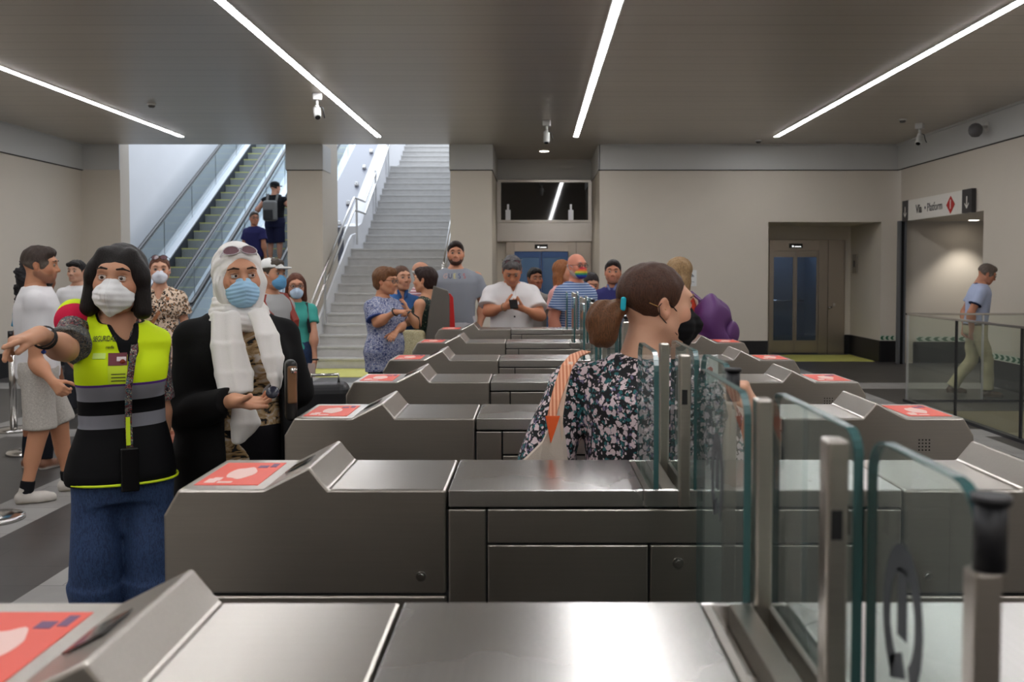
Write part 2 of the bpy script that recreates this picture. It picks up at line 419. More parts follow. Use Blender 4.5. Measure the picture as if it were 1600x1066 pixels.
def floor_mat():
    m, N, L, B = newmat('dark_stone_plank_floor')
    tc = N.new('ShaderNodeTexCoord'); sp = N.new('ShaderNodeSeparateXYZ'); L.new(tc.outputs['Object'], sp.inputs[0])
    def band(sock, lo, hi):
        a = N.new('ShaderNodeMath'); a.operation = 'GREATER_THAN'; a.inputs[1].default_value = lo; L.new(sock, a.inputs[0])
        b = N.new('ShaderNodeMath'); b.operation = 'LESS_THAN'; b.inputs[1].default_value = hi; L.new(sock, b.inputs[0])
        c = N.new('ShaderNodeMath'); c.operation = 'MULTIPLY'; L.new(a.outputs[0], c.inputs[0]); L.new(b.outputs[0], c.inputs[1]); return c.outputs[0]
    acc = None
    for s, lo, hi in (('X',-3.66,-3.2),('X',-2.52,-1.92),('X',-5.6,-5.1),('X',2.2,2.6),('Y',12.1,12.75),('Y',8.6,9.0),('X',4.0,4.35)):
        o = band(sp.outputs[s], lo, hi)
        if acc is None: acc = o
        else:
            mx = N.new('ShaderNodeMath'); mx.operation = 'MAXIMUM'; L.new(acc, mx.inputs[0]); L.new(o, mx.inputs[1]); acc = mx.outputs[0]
    br = N.new('ShaderNodeTexBrick'); br.inputs['Scale'].default_value = 1.0; br.inputs['Brick Width'].default_value = 1.2; br.inputs['Row Height'].default_value = .3
    br.inputs['Mortar Size'].default_value = .004; br.inputs['Color1'].default_value = (.92,.92,.92,1); br.inputs['Color2'].default_value = (1.08,1.08,1.08,1); br.inputs['Mortar'].default_value = (.6,.6,.6,1)
    L.new(tc.outputs['Object'], br.inputs['Vector'])
    n = N.new('ShaderNodeTexNoise'); n.inputs['Scale'].default_value = 3; n.inputs['Detail'].default_value = 8; L.new(tc.outputs['Object'], n.inputs['Vector'])
    r = N.new('ShaderNodeMapRange'); r.inputs['To Min'].default_value = .7; r.inputs['To Max'].default_value = 1.35; L.new(n.outputs['Fac'], r.inputs[0])
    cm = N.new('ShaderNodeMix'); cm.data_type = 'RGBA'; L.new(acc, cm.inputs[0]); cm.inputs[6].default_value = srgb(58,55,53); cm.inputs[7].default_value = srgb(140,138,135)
    x = N.new('ShaderNodeMix'); x.data_type = 'RGBA'; x.blend_type = 'MULTIPLY'; x.inputs[0].default_value = 1; L.new(cm.outputs[2], x.inputs[6]); L.new(r.outputs[0], x.inputs[7])
    y = N.new('ShaderNodeMix'); y.data_type = 'RGBA'; y.blend_type = 'MULTIPLY'; y.inputs[0].default_value = 1; L.new(x.outputs[2], y.inputs[6]); L.new(br.outputs['Color'], y.inputs[7])
    L.new(y.outputs[2], B.inputs['Base Color']); B.inputs['Roughness'].default_value = .42
    return m
M_floor = floor_mat()
def steel(name, col, rough, streak=(1,60,60), amp=.12, bump=.05):
    m, N, L, B = newmat(name)
    tc = N.new('ShaderNodeTexCoord'); mp = N.new('ShaderNodeMapping'); mp.inputs['Scale'].default_value = streak; L.new(tc.outputs['Object'], mp.inputs[0])
    n = N.new('ShaderNodeTexNoise'); n.inputs['Scale'].default_value = 4; n.inputs['Detail'].default_value = 4; L.new(mp.outputs[0], n.inputs['Vector'])
    n2 = N.new('ShaderNodeTexNoise'); n2.inputs['Scale'].default_value = 2.5; n2.inputs['Detail'].default_value = 3; L.new(tc.outputs['Object'], n2.inputs['Vector'])
    r = N.new('ShaderNodeMapRange'); r.inputs['To Min'].default_value = rough-amp*.5; r.inputs['To Max'].default_value = rough+amp*.7; L.new(n2.outputs['Fac'], r.inputs[0]); L.new(r.outputs[0], B.inputs['Roughness'])
    r2 = N.new('ShaderNodeMapRange'); r2.inputs['To Min'].default_value = .93; r2.inputs['To Max'].default_value = 1.07; L.new(n.outputs['Fac'], r2.inputs[0])
    x = N.new('ShaderNodeMix'); x.data_type = 'RGBA'; x.blend_type = 'MULTIPLY'; x.inputs[0].default_value = 1; x.inputs[6].default_value = srgb(*col); L.new(r2.outputs[0], x.inputs[7]); L.new(x.outputs[2], B.inputs['Base Color'])
    B.inputs['Metallic'].default_value = 1
    b = N.new('ShaderNodeBump'); b.inputs['Strength'].default_value = bump; b.inputs['Distance'].default_value = .002; L.new(n.outputs['Fac'], b.inputs['Height']); L.new(b.outputs[0], B.inputs['Normal'])
    return m
M_steel = steel('brushed_stainless_steel', (184, 178, 170), .30)
M_steel_door = steel('lift_brushed_steel', (176, 166, 154), .33, (60,60,1))
M_chrome = mat('polished_metal_tube', (200, 198, 195), .18, 1.0)
M_alu = mat('satin_aluminium', (205, 206, 208), .35, .85)
M_rubber = mat('black_rubber', (20, 20, 24), .45)
M_glass_gate = glassmat('gate_glass', (243, 250, 248), 0.02, .045, .9)
M_glass_edge = mat('green_glass_edge', (60, 98, 98), .2, 0, spec=.8)
M_glass_rail = glassmat('balustrade_glass', (249, 251, 248), 0, .02, .8)
M_glass_esc = glassmat('escalator_glass', (224, 230, 232), 0, .12, .8)
M_glass_dark = glassmat('dark_lift_glass', (188, 198, 210), .03, .10)
M_yellow = mat('yellow_tactile_paving', (206, 202, 104), .7, noise=.1, bump=.3, bscale=90)

# ------------------------------------------------------------------ floor, ceiling, walls
VX0, VY1 = 4.62, 10.2     # stairwell opening in the floor, on the right
m = MB(); m.box(XL-.2, VX0, YB, WB, -.25, 0); m.box(VX0, XR+.05, VY1, WB, -.25, 0)
m.box(-.74, 1.2, WB, 18.2, -.25, 0); m.box(4.0, 6.2, WB, 17.5, -.25, 0); m.box(XR+.05, 11, 12.0, 15.8, -.25, 0); m.box(-8.6, -1.4, WB, 18.4, -.25, 0)
structure(m.build('floor', M_floor))
m = MB(); m.box(XL-.2, XR+.2, YB, WB+.0, ZC, ZC+.12); m.box(-.8, 1.25, WB, 18.2, ZC, ZC+.12)
structure(m.build('ceiling', M_ceil))
m = MB(); m.box(XR+.19, 11, 11.72, 15.44, 2.45, 2.5); structure(m.build('ceiling', M_wall))
# walls of the room
m = MB(); m.box(XL-.2, XL, YB, WB, 0, ZC); structure(m.build('wall_left', M_wall))
m = MB(); m.box(XL-.2, XR+.2, YB-.2, YB, 0, ZC); structure(m.build('wall_front', M_wall))
m = MB(); m.box(XR, XR+.2, YB, 12.70, -3, ZC); m.box(XR, XR+.2, 12.70, WB-.12, 2.45, ZC)
structure(m.build('wall_right', M_wall))
for a, b, dep in ((XL-.2, -7.23, .11), (-4.32, -3.70, 1.2), (-1.47, -.74, 2.5), (1.14, 4.09, .5), (6.07, XR+.2, .5)):
    m = MB(); m.box(a, b, WB, WB+dep, 0, ZC+1.5 if a < -1 else ZC)
    if a == 1.14: m.box(1.14, 1.4, WB+.5, 18.2, 0, ZC); m.box(3.9, 4.09, WB+.5, 17.3, 0, ZC)
    if a == 6.07: m.box(6.07, 6.3, WB+.5, 17.3, 0, ZC)
    structure(m.build('wall_back', M_wall))
m = MB(); m.box(4.09, 6.07, WB, WB+.5, 2.45, ZC); m.box(4.09, 6.07, WB+.5, 17.3, 2.45, 2.6); structure(m.build('wall_back', M_wall))
m = MB(); m.box(3.95, 4.52, 17.22, 17.4, 0, 2.6); m.box(5.48, 6.2, 17.22, 17.4, 0, 2.6); m.box(4.52, 5.48, 17.22, 17.4, 2.0, 2.6); structure(m.build('wall_back', M_wall))
m = MB(); m.box(XR+.02, 11, 15.46, 15.66, 0, 2.5); m.box(10.8, 11, 11.5, 15.5, 0, 2.5); m.box(XR+.2, 11, 11.5, 11.7, 0, 2.5); structure(m.build('wall_back', M_wall))
m = MB(); m.box(-.8, 1.2, 17.82, 18.0, 0, ZC); structure(m.build('wall_back', M_wall))
# grey metal band under the ceiling, black skirting
bands = MB()
bz0 = 3.36
bands.box(XL, XL+.025, YB, WB, bz0, ZC); bands.box(XL, -7.23, WB-.025, WB, bz0, ZC)
bands.box(-4.335, -3.685, WB-.025, WB+.6, bz0, ZC); bands.box(-1.485, -.725, WB-.025, WB+2.1, bz0, ZC)
bands.box(1.125, XR, WB-.025, WB, bz0, ZC); bands.box(1.115, 1.14, WB-.025, 17.8, bz0, ZC); bands.box(-.74, 1.14, 17.795, 17.82, bz0, ZC); bands.box(XR-.025, XR, YB, WB, bz0, ZC)
structure(bands.build('trim_1', M_band))
m = MB()
for q in ((XL, XL+.03, YB, WB), (-8, XL, WB-.01, WB)): m.box(q[0], q[1], q[2], q[3], bz0-.012, bz0)
m.box(1.12, XR, WB-.012, WB, bz0-.014, bz0); m.box(XR-.012, XR, YB, WB, bz0-.014, bz0); m.box(-4.33, -3.69, WB-.01, WB, bz0-.014, bz0); m.box(-1.48, -.73, WB-.01, WB+2, bz0-.014, bz0)
structure(m.build('trim_2', M_dark))
# narrow shadow gap where the ceiling meets the right wall
m = MB(); m.box(XR-.06, XR-.026, YB, WB-.03, ZC-.03, ZC); m.box(1.2, XR-.06, WB-.06, WB-.026, ZC-.02, ZC); m.box(XL+.026, XL+.06, YB, WB-.03, ZC-.03, ZC); structure(m.build('trim_3', M_band))
bh = .37
for nm, bx in (('baseboard_left', (XL, XL+.012, YB, WB)), ('baseboard_right', (XR-.012, XR, YB, 12.70)), ('baseboard_back', (-7.9, -7.23, WB-.012, WB)), ('baseboard_back', (-4.32, -3.70, WB-.012, WB)),
               ('baseboard_back', (-1.47, -.74, WB-.012, WB)), ('baseboard_back', (1.14, 4.09, WB-.012, WB)), ('baseboard_back', (6.07, XR, WB-.012, WB)), ('baseboard_back', (4.09, 4.10, WB, 17.2)),
               ('baseboard_back', (6.055, 6.07, WB, 17.2)), ('baseboard_back', (XR+.2, 10.8, 15.445, 15.46)), ('baseboard_back', (4.10, 4.22, 17.20, 17.22)), ('baseboard_back', (5.95, 6.055, 17.20, 17.22))):
    m = MB(); m.box(bx[0], bx[1], bx[2], bx[3], 0, bh); structure(m.build(nm, M_black))
# green chevrons on the skirting top
M_green = mat('green_chevron', (24, 92, 62), .5); M_pale = mat('pale_chevron_ground', (196, 204, 190), .5)
def chevrons(name, fixed, a, b, axis, face, step=.145, w=.075, q=.05):
    m = MB(); z0, z1 = .385, .455; zc = (z0+z1)/2; t = a
    def put(pts, mi, d0, d1):
        if axis == 'x': m.prism(pts, fixed+face*d0, fixed+face*d1, 'y', mi)
        else: m.prism(pts, fixed+face*d0, fixed+face*d1, 'x', mi)
    put([(a, z0-.008), (b, z0-.008), (b, z1+.008), (a, z1+.008)], 1, 0, .002)
    while t+w+q < b+.01:
        put([(t, zc), (t+q, z1), (t+q+w, z1), (t+w, zc), (t+q+w, z0), (t+q, z0)], 0, .002, .004); t += step
    structure(m.build(name, [M_green, M_pale]))
chevrons('trim_4', WB, 6.072, 6.34, 'x', -1, .088, .042, .026); chevrons('trim_5', 15.46, 6.6, 9.6, 'x', -1); chevrons('trim_6', XR, 8.0, 12.66, 'y', -1)
# shaft under the floor opening
m = MB(); m.box(VX0-.2, VX0, YB, VY1+.1, -3, -.25); m.box(VX0-.2, XR, VY1, VY1+.15, -3, -.25); m.box(VX0, XR, YB, VY1, -3.1, -3)
structure(m.build('wall_shaft', wall_mat('shaft_wall', (178, 170, 142))))
m = MB(); m.box(VX0+.0, XR, VY1-.012, VY1, -.25, -.005); structure(m.build('trim_7', mat('slab_edge_plaster', (150, 142, 116), .6)))
# yellow tactile strips
m = MB(); m.box(-3.62, -1.5, 13.4, 14.56, 0, .006); structure(m.build('trim_8', M_yellow))
m = MB(); m.box(4.12, 6.0, 15.75, 16.95, 0, .006); structure(m.build('trim_9', M_yellow))
# white walls of the stairwell, open to the sky above
m = MB(); m.box(-8.8, -8.6, WB, 34, -.2, 10); structure(m.build('wall_stairwell_left', M_white))
m = MB(); m.box(-1.42, -1.30, WB+2.5, 34, -.2, 10); structure(m.build('wall_stairwell_right', M_white))
m = MB(); m.box(-8.6, -7.25, WB+.12, WB+.4, 0, 6); structure(m.build('wall_back', M_wall))
m = MB(); m.box(-8.6, -1.42, 33.8, 34, 4, 10); structure(m.build('wall_stairwell_back', M_white))

# ------------------------------------------------------------------ ceiling light lines
M_led = emis("led_line", (250, 250, 252), 34.0)
M_ledframe = mat('led_channel', (190, 188, 184), .4)
posn = ('leftmost line, ending near the left escalator', 'second from the left, passing a ceiling camera', 'third from the left, nearly straight ahead', 'rightmost line, running to the upper right corner')
for i, x in enumerate((-5.77, -2.55, .68, 3.96)):
    t = empty('ceiling_light', (x, 4.9, ZC), 0, 'long recessed ceiling light strip, '+posn[i], 'ceiling light', 'ceiling light strips')
    m = MB(); m.box(-.036, .036, -9.85, 9.85, -.012, -.002); m.build('diffuser', M_led, t)
    m = MB(); m.box(-.052, -.036, -9.87, 9.87, -.008, -.001); m.box(.036, .052, -9.87, 9.87, -.008, -.001); m.box(-.052, .052, 9.85, 9.87, -.008, -.001); m.build('frame', M_ledframe, t)
def downlight(x, y, z, label, pw):
    t = empty('downlight', (x, y, z), 0, label, 'ceiling light')
    m = MB(); m.cyl((0,0,-.006), (0,0,-.001), .085, n=28); m.build('diffuser', emis('warm_downlight', (255, 244, 228), 14), t)
    m = MB(); m.lathe([(.085,-.009),(.105,-.009),(.105,-.001),(.085,-.001),(.085,-.009)], n=28); m.build('rim', M_ledframe, t)
    l = bpy.data.lights.new('downlight_beam', 'SPOT'); l.energy = pw; l.spot_size = R(95); l.spot_blend = .6; l.shadow_soft_size = .08; l.color = (1, .95, .87)
    o = bpy.data.objects.new('downlight_beam', l); o.location = (0, 0, -.02); o.parent = t; COL.objects.link(o)
downlight(.18, 16.55, ZC, 'round recessed downlight above the glazed middle lift', 60)
downlight(7.35, 15.02, 2.45, 'round recessed downlight in the platform passage ceiling', 70)

# ------------------------------------------------------------------ ceiling cameras, detectors, wall speaker
M_camw = mat('white_camera_housing', (205, 205, 202), .4)
def cctv(x, y, label, yaw, tilt):
    t = empty('security_camera', (x, y, ZC), yaw, label, 'security camera', None)
    m = MB(); m.box(-.055, .055, -.055, .055, -.085, 0); m.build('junction_box', M_camw, t, .008)
    m = MB(); m.cyl((0,0,-.085), (0,0,-.16), .018); m.lathe([(0,-.2),(.022,-.19),(.03,-.17),(.022,-.15),(0,-.145)], n=16); m.build('bracket', M_camw, t)
    mm = MB(); mm.cyl((0,.07,0), (0,-.09,0), .046, n=20); mm.cyl((0,-.09,0), (0,-.10,0), .046, .040, n=20)
    o = mm.build('camera_body', M_camw, t, .004); o.location = (0, -.01, -.235); o.rotation_euler = (tilt, 0, 0)
    mm = MB(); mm.cyl((0,-.101,0), (0,-.104,0), .034, n=20); q = mm.build('lens', mat('black_lens', (12,12,14), .1), o)
    mm = MB(); mm.tube([(0.03,.06,0.04),(.07,.03,.05),(.085,-.02,-.02),(.095,-.03,-.06)], .007); mm.build('cable', M_rubber, o)
cctv(-2.70, 11.2, 'white security camera on the ceiling beside the second light strip', R(20), R(48))
cctv(.18, 13.2, 'white security camera hanging from the ceiling before the middle lift', R(-8), R(75))
cctv(5.75, 13.45, 'white security camera hanging from the ceiling near the right wall', R(-40), R(50))
def detector(x, y, label):
    t = empty('smoke_detector', (x, y, ZC), 0, label, 'smoke detector')
    m = MB(); m.lathe([(0,-.05),(.03,-.05),(.042,-.035),(.046,-.02)], n=20); m.build('sensor', mat('detector_dark', (90,86,82), .5), t)
    m = MB(); m.lathe([(0,-.022),(.05,-.022),(.056,-.01),(.056,0)], n=20); m.build('base', M_camw, t)
detector(-5.05, 11.9, 'small grey smoke detector on the ceiling above the left escalator')
detector(5.35, 13.1, 'small pale smoke detector on the ceiling beside the right security camera')
detector(3.78, 15.2, 'small white smoke detector where the ceiling meets the back wall')
t = empty('wall_speaker', (XR, 12.6, 3.58), 0, 'round grey speaker on a short arm high on the right wall', 'speaker')
m = MB(); m.cyl((-.03,0,.03), (0,0,.03), .07, n=20); m.cyl((-.16,0,.03), (-.03,0,.03), .02); m.build('bracket', M_camw, t)
m = MB(); m.lathe([(0,-.1),(.05,-.09),(.085,-.05),(.095,0),(.085,.05),(.05,.085),(0,.1)], (-.2,-.03,-.02), 24); m.build('grille', mat('grey_speaker_grille', (98,97,98), .6), t)

# ------------------------------------------------------------------ platform sign over the passage
M_signw = mat('sign_white', (226, 222, 214), .4); M_signd = mat('sign_charcoal', (48, 46, 48), .4); M_signr = mat('sign_red', (190, 38, 34), .4)
t = empty('platform_sign', (XR-.07, 14.12, 2.44), 0, 'long white platform sign with charcoal arrow ends over the passage', 'sign')
t.scale = (1,1,1)
m = MB(); m.box(0, .06, -.92, .98, 0, .34); m.build('panel', M_signw, t)
m = MB(); m.box(-.002, .062, -1.21, -.92, -.0, .345); m.build('arrow_end_panel', M_signd, t); m = MB(); m.box(-.002, .062, .98, 1.22, -.0, .345); m.build('arrow_end_panel', M_signd, t)
rot = (R(90), 0, R(-90))
text_obj('lettering', 'Vía', .19, M_signd, t, (-.003, .56, .165), rot, bold=.004, sx=.95); text_obj('lettering', '• Platform', .19, M_signd, t, (-.003, .03, .165), rot, sx=.82)
m = MB(); m.prism([(-.70,.155),(-.56,.29),(-.42,.155),(-.56,.02)], -.004, -.0005, 'x'); m.build('red_diamond', M_signr, t)
text_obj('lettering', '1', .19, M_signw, t, (-.006, -.56, .155), rot, bold=.004)
for c in (-1.065, 1.10):
    m = MB(); m.prism([(c-.012,.24),(c-.012,.10),(c-.06,.15),(c-.06,.125),(c,.06),(c+.06,.125),(c+.06,.15),(c+.012,.10),(c+.012,.24)], -.004, -.002, 'x'); m.build('arrow', M_signw, t)
# shutter guide post at the far end of the passage opening
t = empty('shutter_guide', (XR-.05, 15.36, 0), 0, 'tall grey metal guide rail standing at the passage corner', 'guide rail')
m = MB(); m.box(-.07, -.045, -.06, .06, 0, 2.45); m.box(.02, .045, -.06, .06, 0, 2.45); m.build('channel', mat('grey_guide_metal', (128,130,134), .4, .6), t)
m = MB(); m.box(-.045, .02, -.02, .05, 0, 2.45); m.build('slot', M_dark, t)

# ------------------------------------------------------------------ lifts
M_lcd = mat('black_display', (8,8,9), .15); M_lblue = mat('blue_steel_door', (70, 96, 142), .35, .55); M_lglass_b = mat('blue_grey_lift_pane', (96, 130, 170), .12, .3, noise=.25, nscale=2.2)
def lift(name, x0, x1, y, zd, zf, label, dm, pm, fx0, fx1, kind):
    t = empty(name, ((x0+x1)/2, y, 0), 0, label, 'lift'); c = (x0+x1)/2; a = x0-c; b = x1-c; F0 = fx0-c; F1 = fx1-c
    m = MB(); m.box(F0, a, -.05, .0, 0, zf); m.box(b, F1, -.05, .0, 0, zf); m.box(a, b, -.05, 0, zd, zf); m.build('frame', M_steel_door, t, .004)
    m = MB(); m.box(b+.34*(F1-b), b+.34*(F1-b)+.008, -.054, -.05, 0, zf); m.build('seam', M_dark, t)
    for s in (0, 1):
        q0 = a+.004 if s == 0 else .003; q1 = -.003 if s == 0 else b-.004; w = .036
        m = MB(); m.box(q0, q0+w, -.03, -.002, .02, zd); m.box(q1-w, q1, -.03, -.002, .02, zd); m.box(q0+w, q1-w, -.03, -.002, .02, .26); m.box(q0+w, q1-w, -.03, -.002, zd-.12, zd)
        d = m.build('door', dm, t, .003)
        m = MB(); m.box(q0+w, q1-w, -.02, -.012, .26, zd-.12); m.build('pane', pm, d)
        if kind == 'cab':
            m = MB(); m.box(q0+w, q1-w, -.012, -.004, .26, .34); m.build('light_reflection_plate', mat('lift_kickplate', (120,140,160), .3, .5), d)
    m = MB(); m.box(-.13, .13, -.056, -.05, zd+.055, zd+.14); m.build('display', M_lcd, t)
    m = MB(); m.box(-.07, -.04, -.0575, -.056, zd+.075, zd+.10); m.box(-.02, .10, -.0575, -.056, zd+.075, zd+.087); m.build('display_digits', emis('display_white', (240,240,240), 1.5), t)
    return t
t = lift('lift_doors', 4.55, 5.45, 17.22, 1.98, 2.19, 'stainless steel lift with two glass door leaves in the right recess', M_steel_door, M_glass_dark, 4.50, 5.95, 'cab')
# the cab seen through the panes
m = MB(); m.box(-.6, .6, 1.3, 1.34, 0, 2.2); m.box(-.62, -.58, .05, 1.3, 0, 2.2); m.box(.58, .62, .05, 1.3, 0, 2.2); m.box(-.6, .6, .05, 1.3, 0, .02); m.box(-.6,.6,.05,1.3,2.18,2.2); m.build('cabin', mat('cabin_dark_panel', (120,128,138), .35, .5), t)
m = MB(); m.cyl((-.55,1.24,.98), (.55,1.24,.98), .022); m.build('cabin_handrail', M_chrome, t)
m = MB(); m.box(-.3,.3,.5,.8,2.16,2.178); m.build('cabin_light', emis('cabin_light', (212,226,246), 14), t)
m = MB(); m.box(.72, .76, -.07, -.05, .92, .98); m.cyl((.62,-.08,.88),(.70,-.06,.90),.018); m.build('lock', M_chrome, t)
t2 = lift('lift_doors', -.40, .67, 17.80, 1.98, 2.17, 'middle lift with blue steel doors behind the waiting crowd', M_lblue, M_lglass_b, -.56, 1.12, 'shut')
# glazed panel with steel surround over the middle lift
t = empty('glazed_panel', (.2, 17.76, 2.55), 0, 'black glass panel in a steel frame above the middle lift', 'window')
m = MB(); m.box(-.94, -.86, -.03, .03, 0, .84); m.box(.86, .93, -.03, .03, 0, .84); m.box(-.86, .86, -.03, .03, 0, .05); m.box(-.86, .86, -.03, .03, .79, .84); m.build('frame', M_steel, t, .004)
m = MB(); m.box(-.86, .86, -.01, .0, .05, .79); m.build('pane', mat('black_reflective_glass', (6,6,8), .03, 0, spec=.9), t)
for x in (-.72, .52):
    m = MB(); m.box(x-.05, x+.05, -.02, -.011, .05, .25); m.box(x-.02, x+.02, -.02, -.011, .25, .36); m.build('bracket', M_alu, t)
m = MB(); m.box(-.74, 1.14, 17.70, 17.80, 2.175, 2.545); o = m.build('steel_fascia', M_steel, None, .004); tag(o, 'plain stainless steel fascia between middle lift and black glass panel', 'panel')
# signs, call panels
M_paper = mat('white_paper', (222, 222, 220), .6)
t = empty('direction_sign', (2.68, WB, 1.47), 0, 'small white wall sign with arrow beside the blonde woman', 'sign')
m = MB(); m.box(-.16, .16, -.012, 0, -.14, .14); m.build('panel', M_paper, t)
text_obj('lettering', 'no →', .13, mat('sign_ink', (60,66,80), .5), t, (-.02, -.014, .03), (R(90),0,0), bold=.002)
m = MB(); m.box(-.12, .12, -.0135, -.012, -.07, -.064); m.box(-.12, .05, -.0135, -.012, -.10, -.094); m.build('small_print', mat('sign_ink', (60,66,80)), t)
t = empty('lift_notice', (4.245, 17.215, 1.30), 0, 'column of small grey and white notices left of the right lift', 'sign')
m = MB(); m.box(-.09, .09, -.01, 0, 0, .13); m.build('black_plate', M_signd, t); m = MB(); m.box(-.09, .09, -.01, 0, -.09, -.02); m.build('black_plate', M_signd, t)
m = MB(); m.box(-.05, -.02, -.012, -.01, .02, .11); m.box(.01, .04, -.012, -.01, .02, .11); m.build('pictogram', M_paper, t)
for z in (-.20, -.34, -.48):
    m = MB(); m.box(-.08, .08, -.006, 0, z, z+.11); m.build('paper_notice', M_paper, t)
    m = MB(); m.box(-.06, .05, -.0075, -.006, z+.07, z+.078); m.box(-.06, .03, -.0075, -.006, z+.04, z+.046); m.build('small_print', mat('sign_ink', (60,66,80)), t)
t = empty('call_panel', (6.055, 16.95, 1.55), 0, 'small grey call panel on the side wall of the right lift recess', 'call panel')
m = MB(); m.box(-.02, 0, -.13, .07, 0, .36); m.build('plate', mat('grey_panel', (150,142,130), .4, .4), t); m = MB(); m.box(-.024, -.02, -.07, .01, .12, .24); m.build('button', M_signd, t)
t = empty('call_panel', (.93, 17.745, 1.62), 0, 'small steel call panel right of the middle lift doors', 'call panel')
m = MB(); m.box(-.06, .06, -.012, 0, 0, .2); m.build('plate', M_steel, t); m = MB(); m.cyl((0,-.018,.1),(0,-.012,.1),.025); m.build('button', M_signd, t)

# ------------------------------------------------------------------ stairs
M_stone = mat('grey_granite_step', (192, 190, 187), .65, noise=.14, nscale=14, stretch=(.6,1,1))
def nose(n):
    """leading edge (y, top height) of step n, two landings"""
    y = 14.6+.3*(n-1)+(1.0 if n >= 13 else 0)+(1.0 if n >= 26 else 0); return y, .17*n
t = empty('staircase', (-2.6, 14.6, 0), 0, 'wide grey granite staircase climbing between the two beige pillars', 'staircase')
NS = 33
for n in range(1, NS+1):
    y, z = nose(n); y2 = nose(n+1)[0]; x1 = -1.49 if n > 3 else -1.2
    m = MB(); m.box(-3.66+2.6, x1+2.6, y-14.6, y2-14.6+.03, z-.17, z-.035); m.box(-3.66+2.6, x1+2.6, y-14.6-.02, y2-14.6+.03, z-.035, z); m.build('step', M_stone, t, .004)
def nz(y):
    """nosing height along the stair"""
    pts = [(14.3, 0.0)]+[(nose(n)) for n in (1, 12)]+[(19.2-.3+.3, 2.04+.17)]+[nose(13), nose(25), (nose(26)[0], 4.42), nose(33)]
    return float(np.interp(y, [p[0] for p in pts], [p[1] for p in pts]))
m = MB()
ys = [14.45]+list(np.arange(14.7, 18.7, .3))
m.prism([(ys[0], 0)]+[(y, nz(y)+.26) for y in ys]+[(18.6, 0)], -3.69+2.6, -3.655+2.6, 'x', M=Matrix.Translation((0,-14.6,0)))
m.prism([(18.6, 0), (18.6, 2.52), (19.0, 2.60)]+[(y, nz(y)+.55) for y in (19.3, 22.8, 24.0)]+[(nose(33)[0], nz(nose(33)[0])+.6), (nose(33)[0], 0)], -3.95+2.6, -3.655+2.6, 'x', M=Matrix.Translation((0,-14.6,0)))
m.build('stringer', M_white, t)
o = tag(MB().prism([(18.62, 0), (18.62, 2.50), (19.0, 2.58), (24.5, 5.5), (24.5, 0)], -4.62, -3.96, 'x').build('sloping_slab', mat('slate_slab', (92, 95, 108), .35)), 'dark slate sloping slab between the stairs and the right escalator', 'slab')
t = empty('sloping_slab_studs', (-4.2, 18.6, 0)); bpy.data.objects.remove(t)
for k in range(5):
    y = 18.95+k*.95; z = 2.58+(y-19.0)*(5.5-2.58)/5.5
    q = MB(); q.cyl((0,0,-.03), (0,0,.06), .05, n=16); q.lathe([(.05,.05),(.045,.09),(0,.1)], n=16); oo = q.build('bollard_stud', M_chrome); oo.location = (-4.12, y, z)
    tag(oo, 'short metal stud on the dark sloping slab, %s' % ('lowest', 'second from the bottom', 'third from the bottom', 'fourth from the bottom', 'fifth from the bottom')[k], 'stud', 'studs on the sloping slab')
def rails(x, y0, y1, label, side):
    t = empty('stair_handrail', (x, y0, 0), 0, label, 'handrail')
    for dz in (1.0, .75):
        ys = [y0] + [y for y in (17.75, 17.95, 18.95, 19.1, 22.6, 22.8) if y0 < y < y1] + [y1]
        pts = [(0, y-y0, (nz(y) if not (17.8 < y < 19.2) else 2.06)+dz) for y in ys]
        m = MB(); m.tube(pts, .022, 10); m.build('rail', M_chrome, t)
    for y in [q for q in (15.4, 18.2, 20.4, 22.2) if y0 < q < y1]:
        m = MB(); m.box(-.012, .012, y-y0-.05, y-y0+.05, nz(y)+.05, nz(y)+.98); m.build('post', M_alu, t)
rails(-3.60, 14.35, 26, 'double steel handrail along the left side of the stone stairs', 1)
rails(-1.58, 14.6, 22, 'double steel handrail along the right side of the stone stairs', -1)

# ------------------------------------------------------------------ escalators
def stepmat():
    m, N, L, B = newmat('ribbed_escalator_step')
    tc = N.new('ShaderNodeTexCoord'); sp = N.new('ShaderNodeSeparateXYZ'); L.new(tc.outputs['Object'], sp.inputs[0])
    a = N.new('ShaderNodeMath'); a.operation = 'MULTIPLY'; a.inputs[1].default_value = 2*math.pi/.035; L.new(sp.outputs['X'], a.inputs[0])
    s = N.new('ShaderNodeMath'); s.operation = 'SINE'; L.new(a.outputs[0], s.inputs[0])
    r = N.new('ShaderNodeMapRange'); r.inputs['From Min'].default_value = -1; L.new(s.outputs[0], r.inputs[0])
    c = N.new('ShaderNodeMix'); c.data_type = 'RGBA'; L.new(r.outputs[0], c.inputs[0]); c.inputs[6].default_value = srgb(112,119,122); c.inputs[7].default_value = srgb(178,185,187)
    L.new(c.outputs[2], B.inputs['Base Color']); B.inputs['Metallic'].default_value = .4; B.inputs['Roughness'].default_value = .5
    return m
M_estep = stepmat(); M_eyel = mat('yellow_step_edge', (206, 208, 130), .6)
M_edeck = mat('white_aluminium_deck', (218, 220, 226), .3, .5); M_eskirt = mat('dark_skirt_panel', (58, 62, 72), .35, .3)
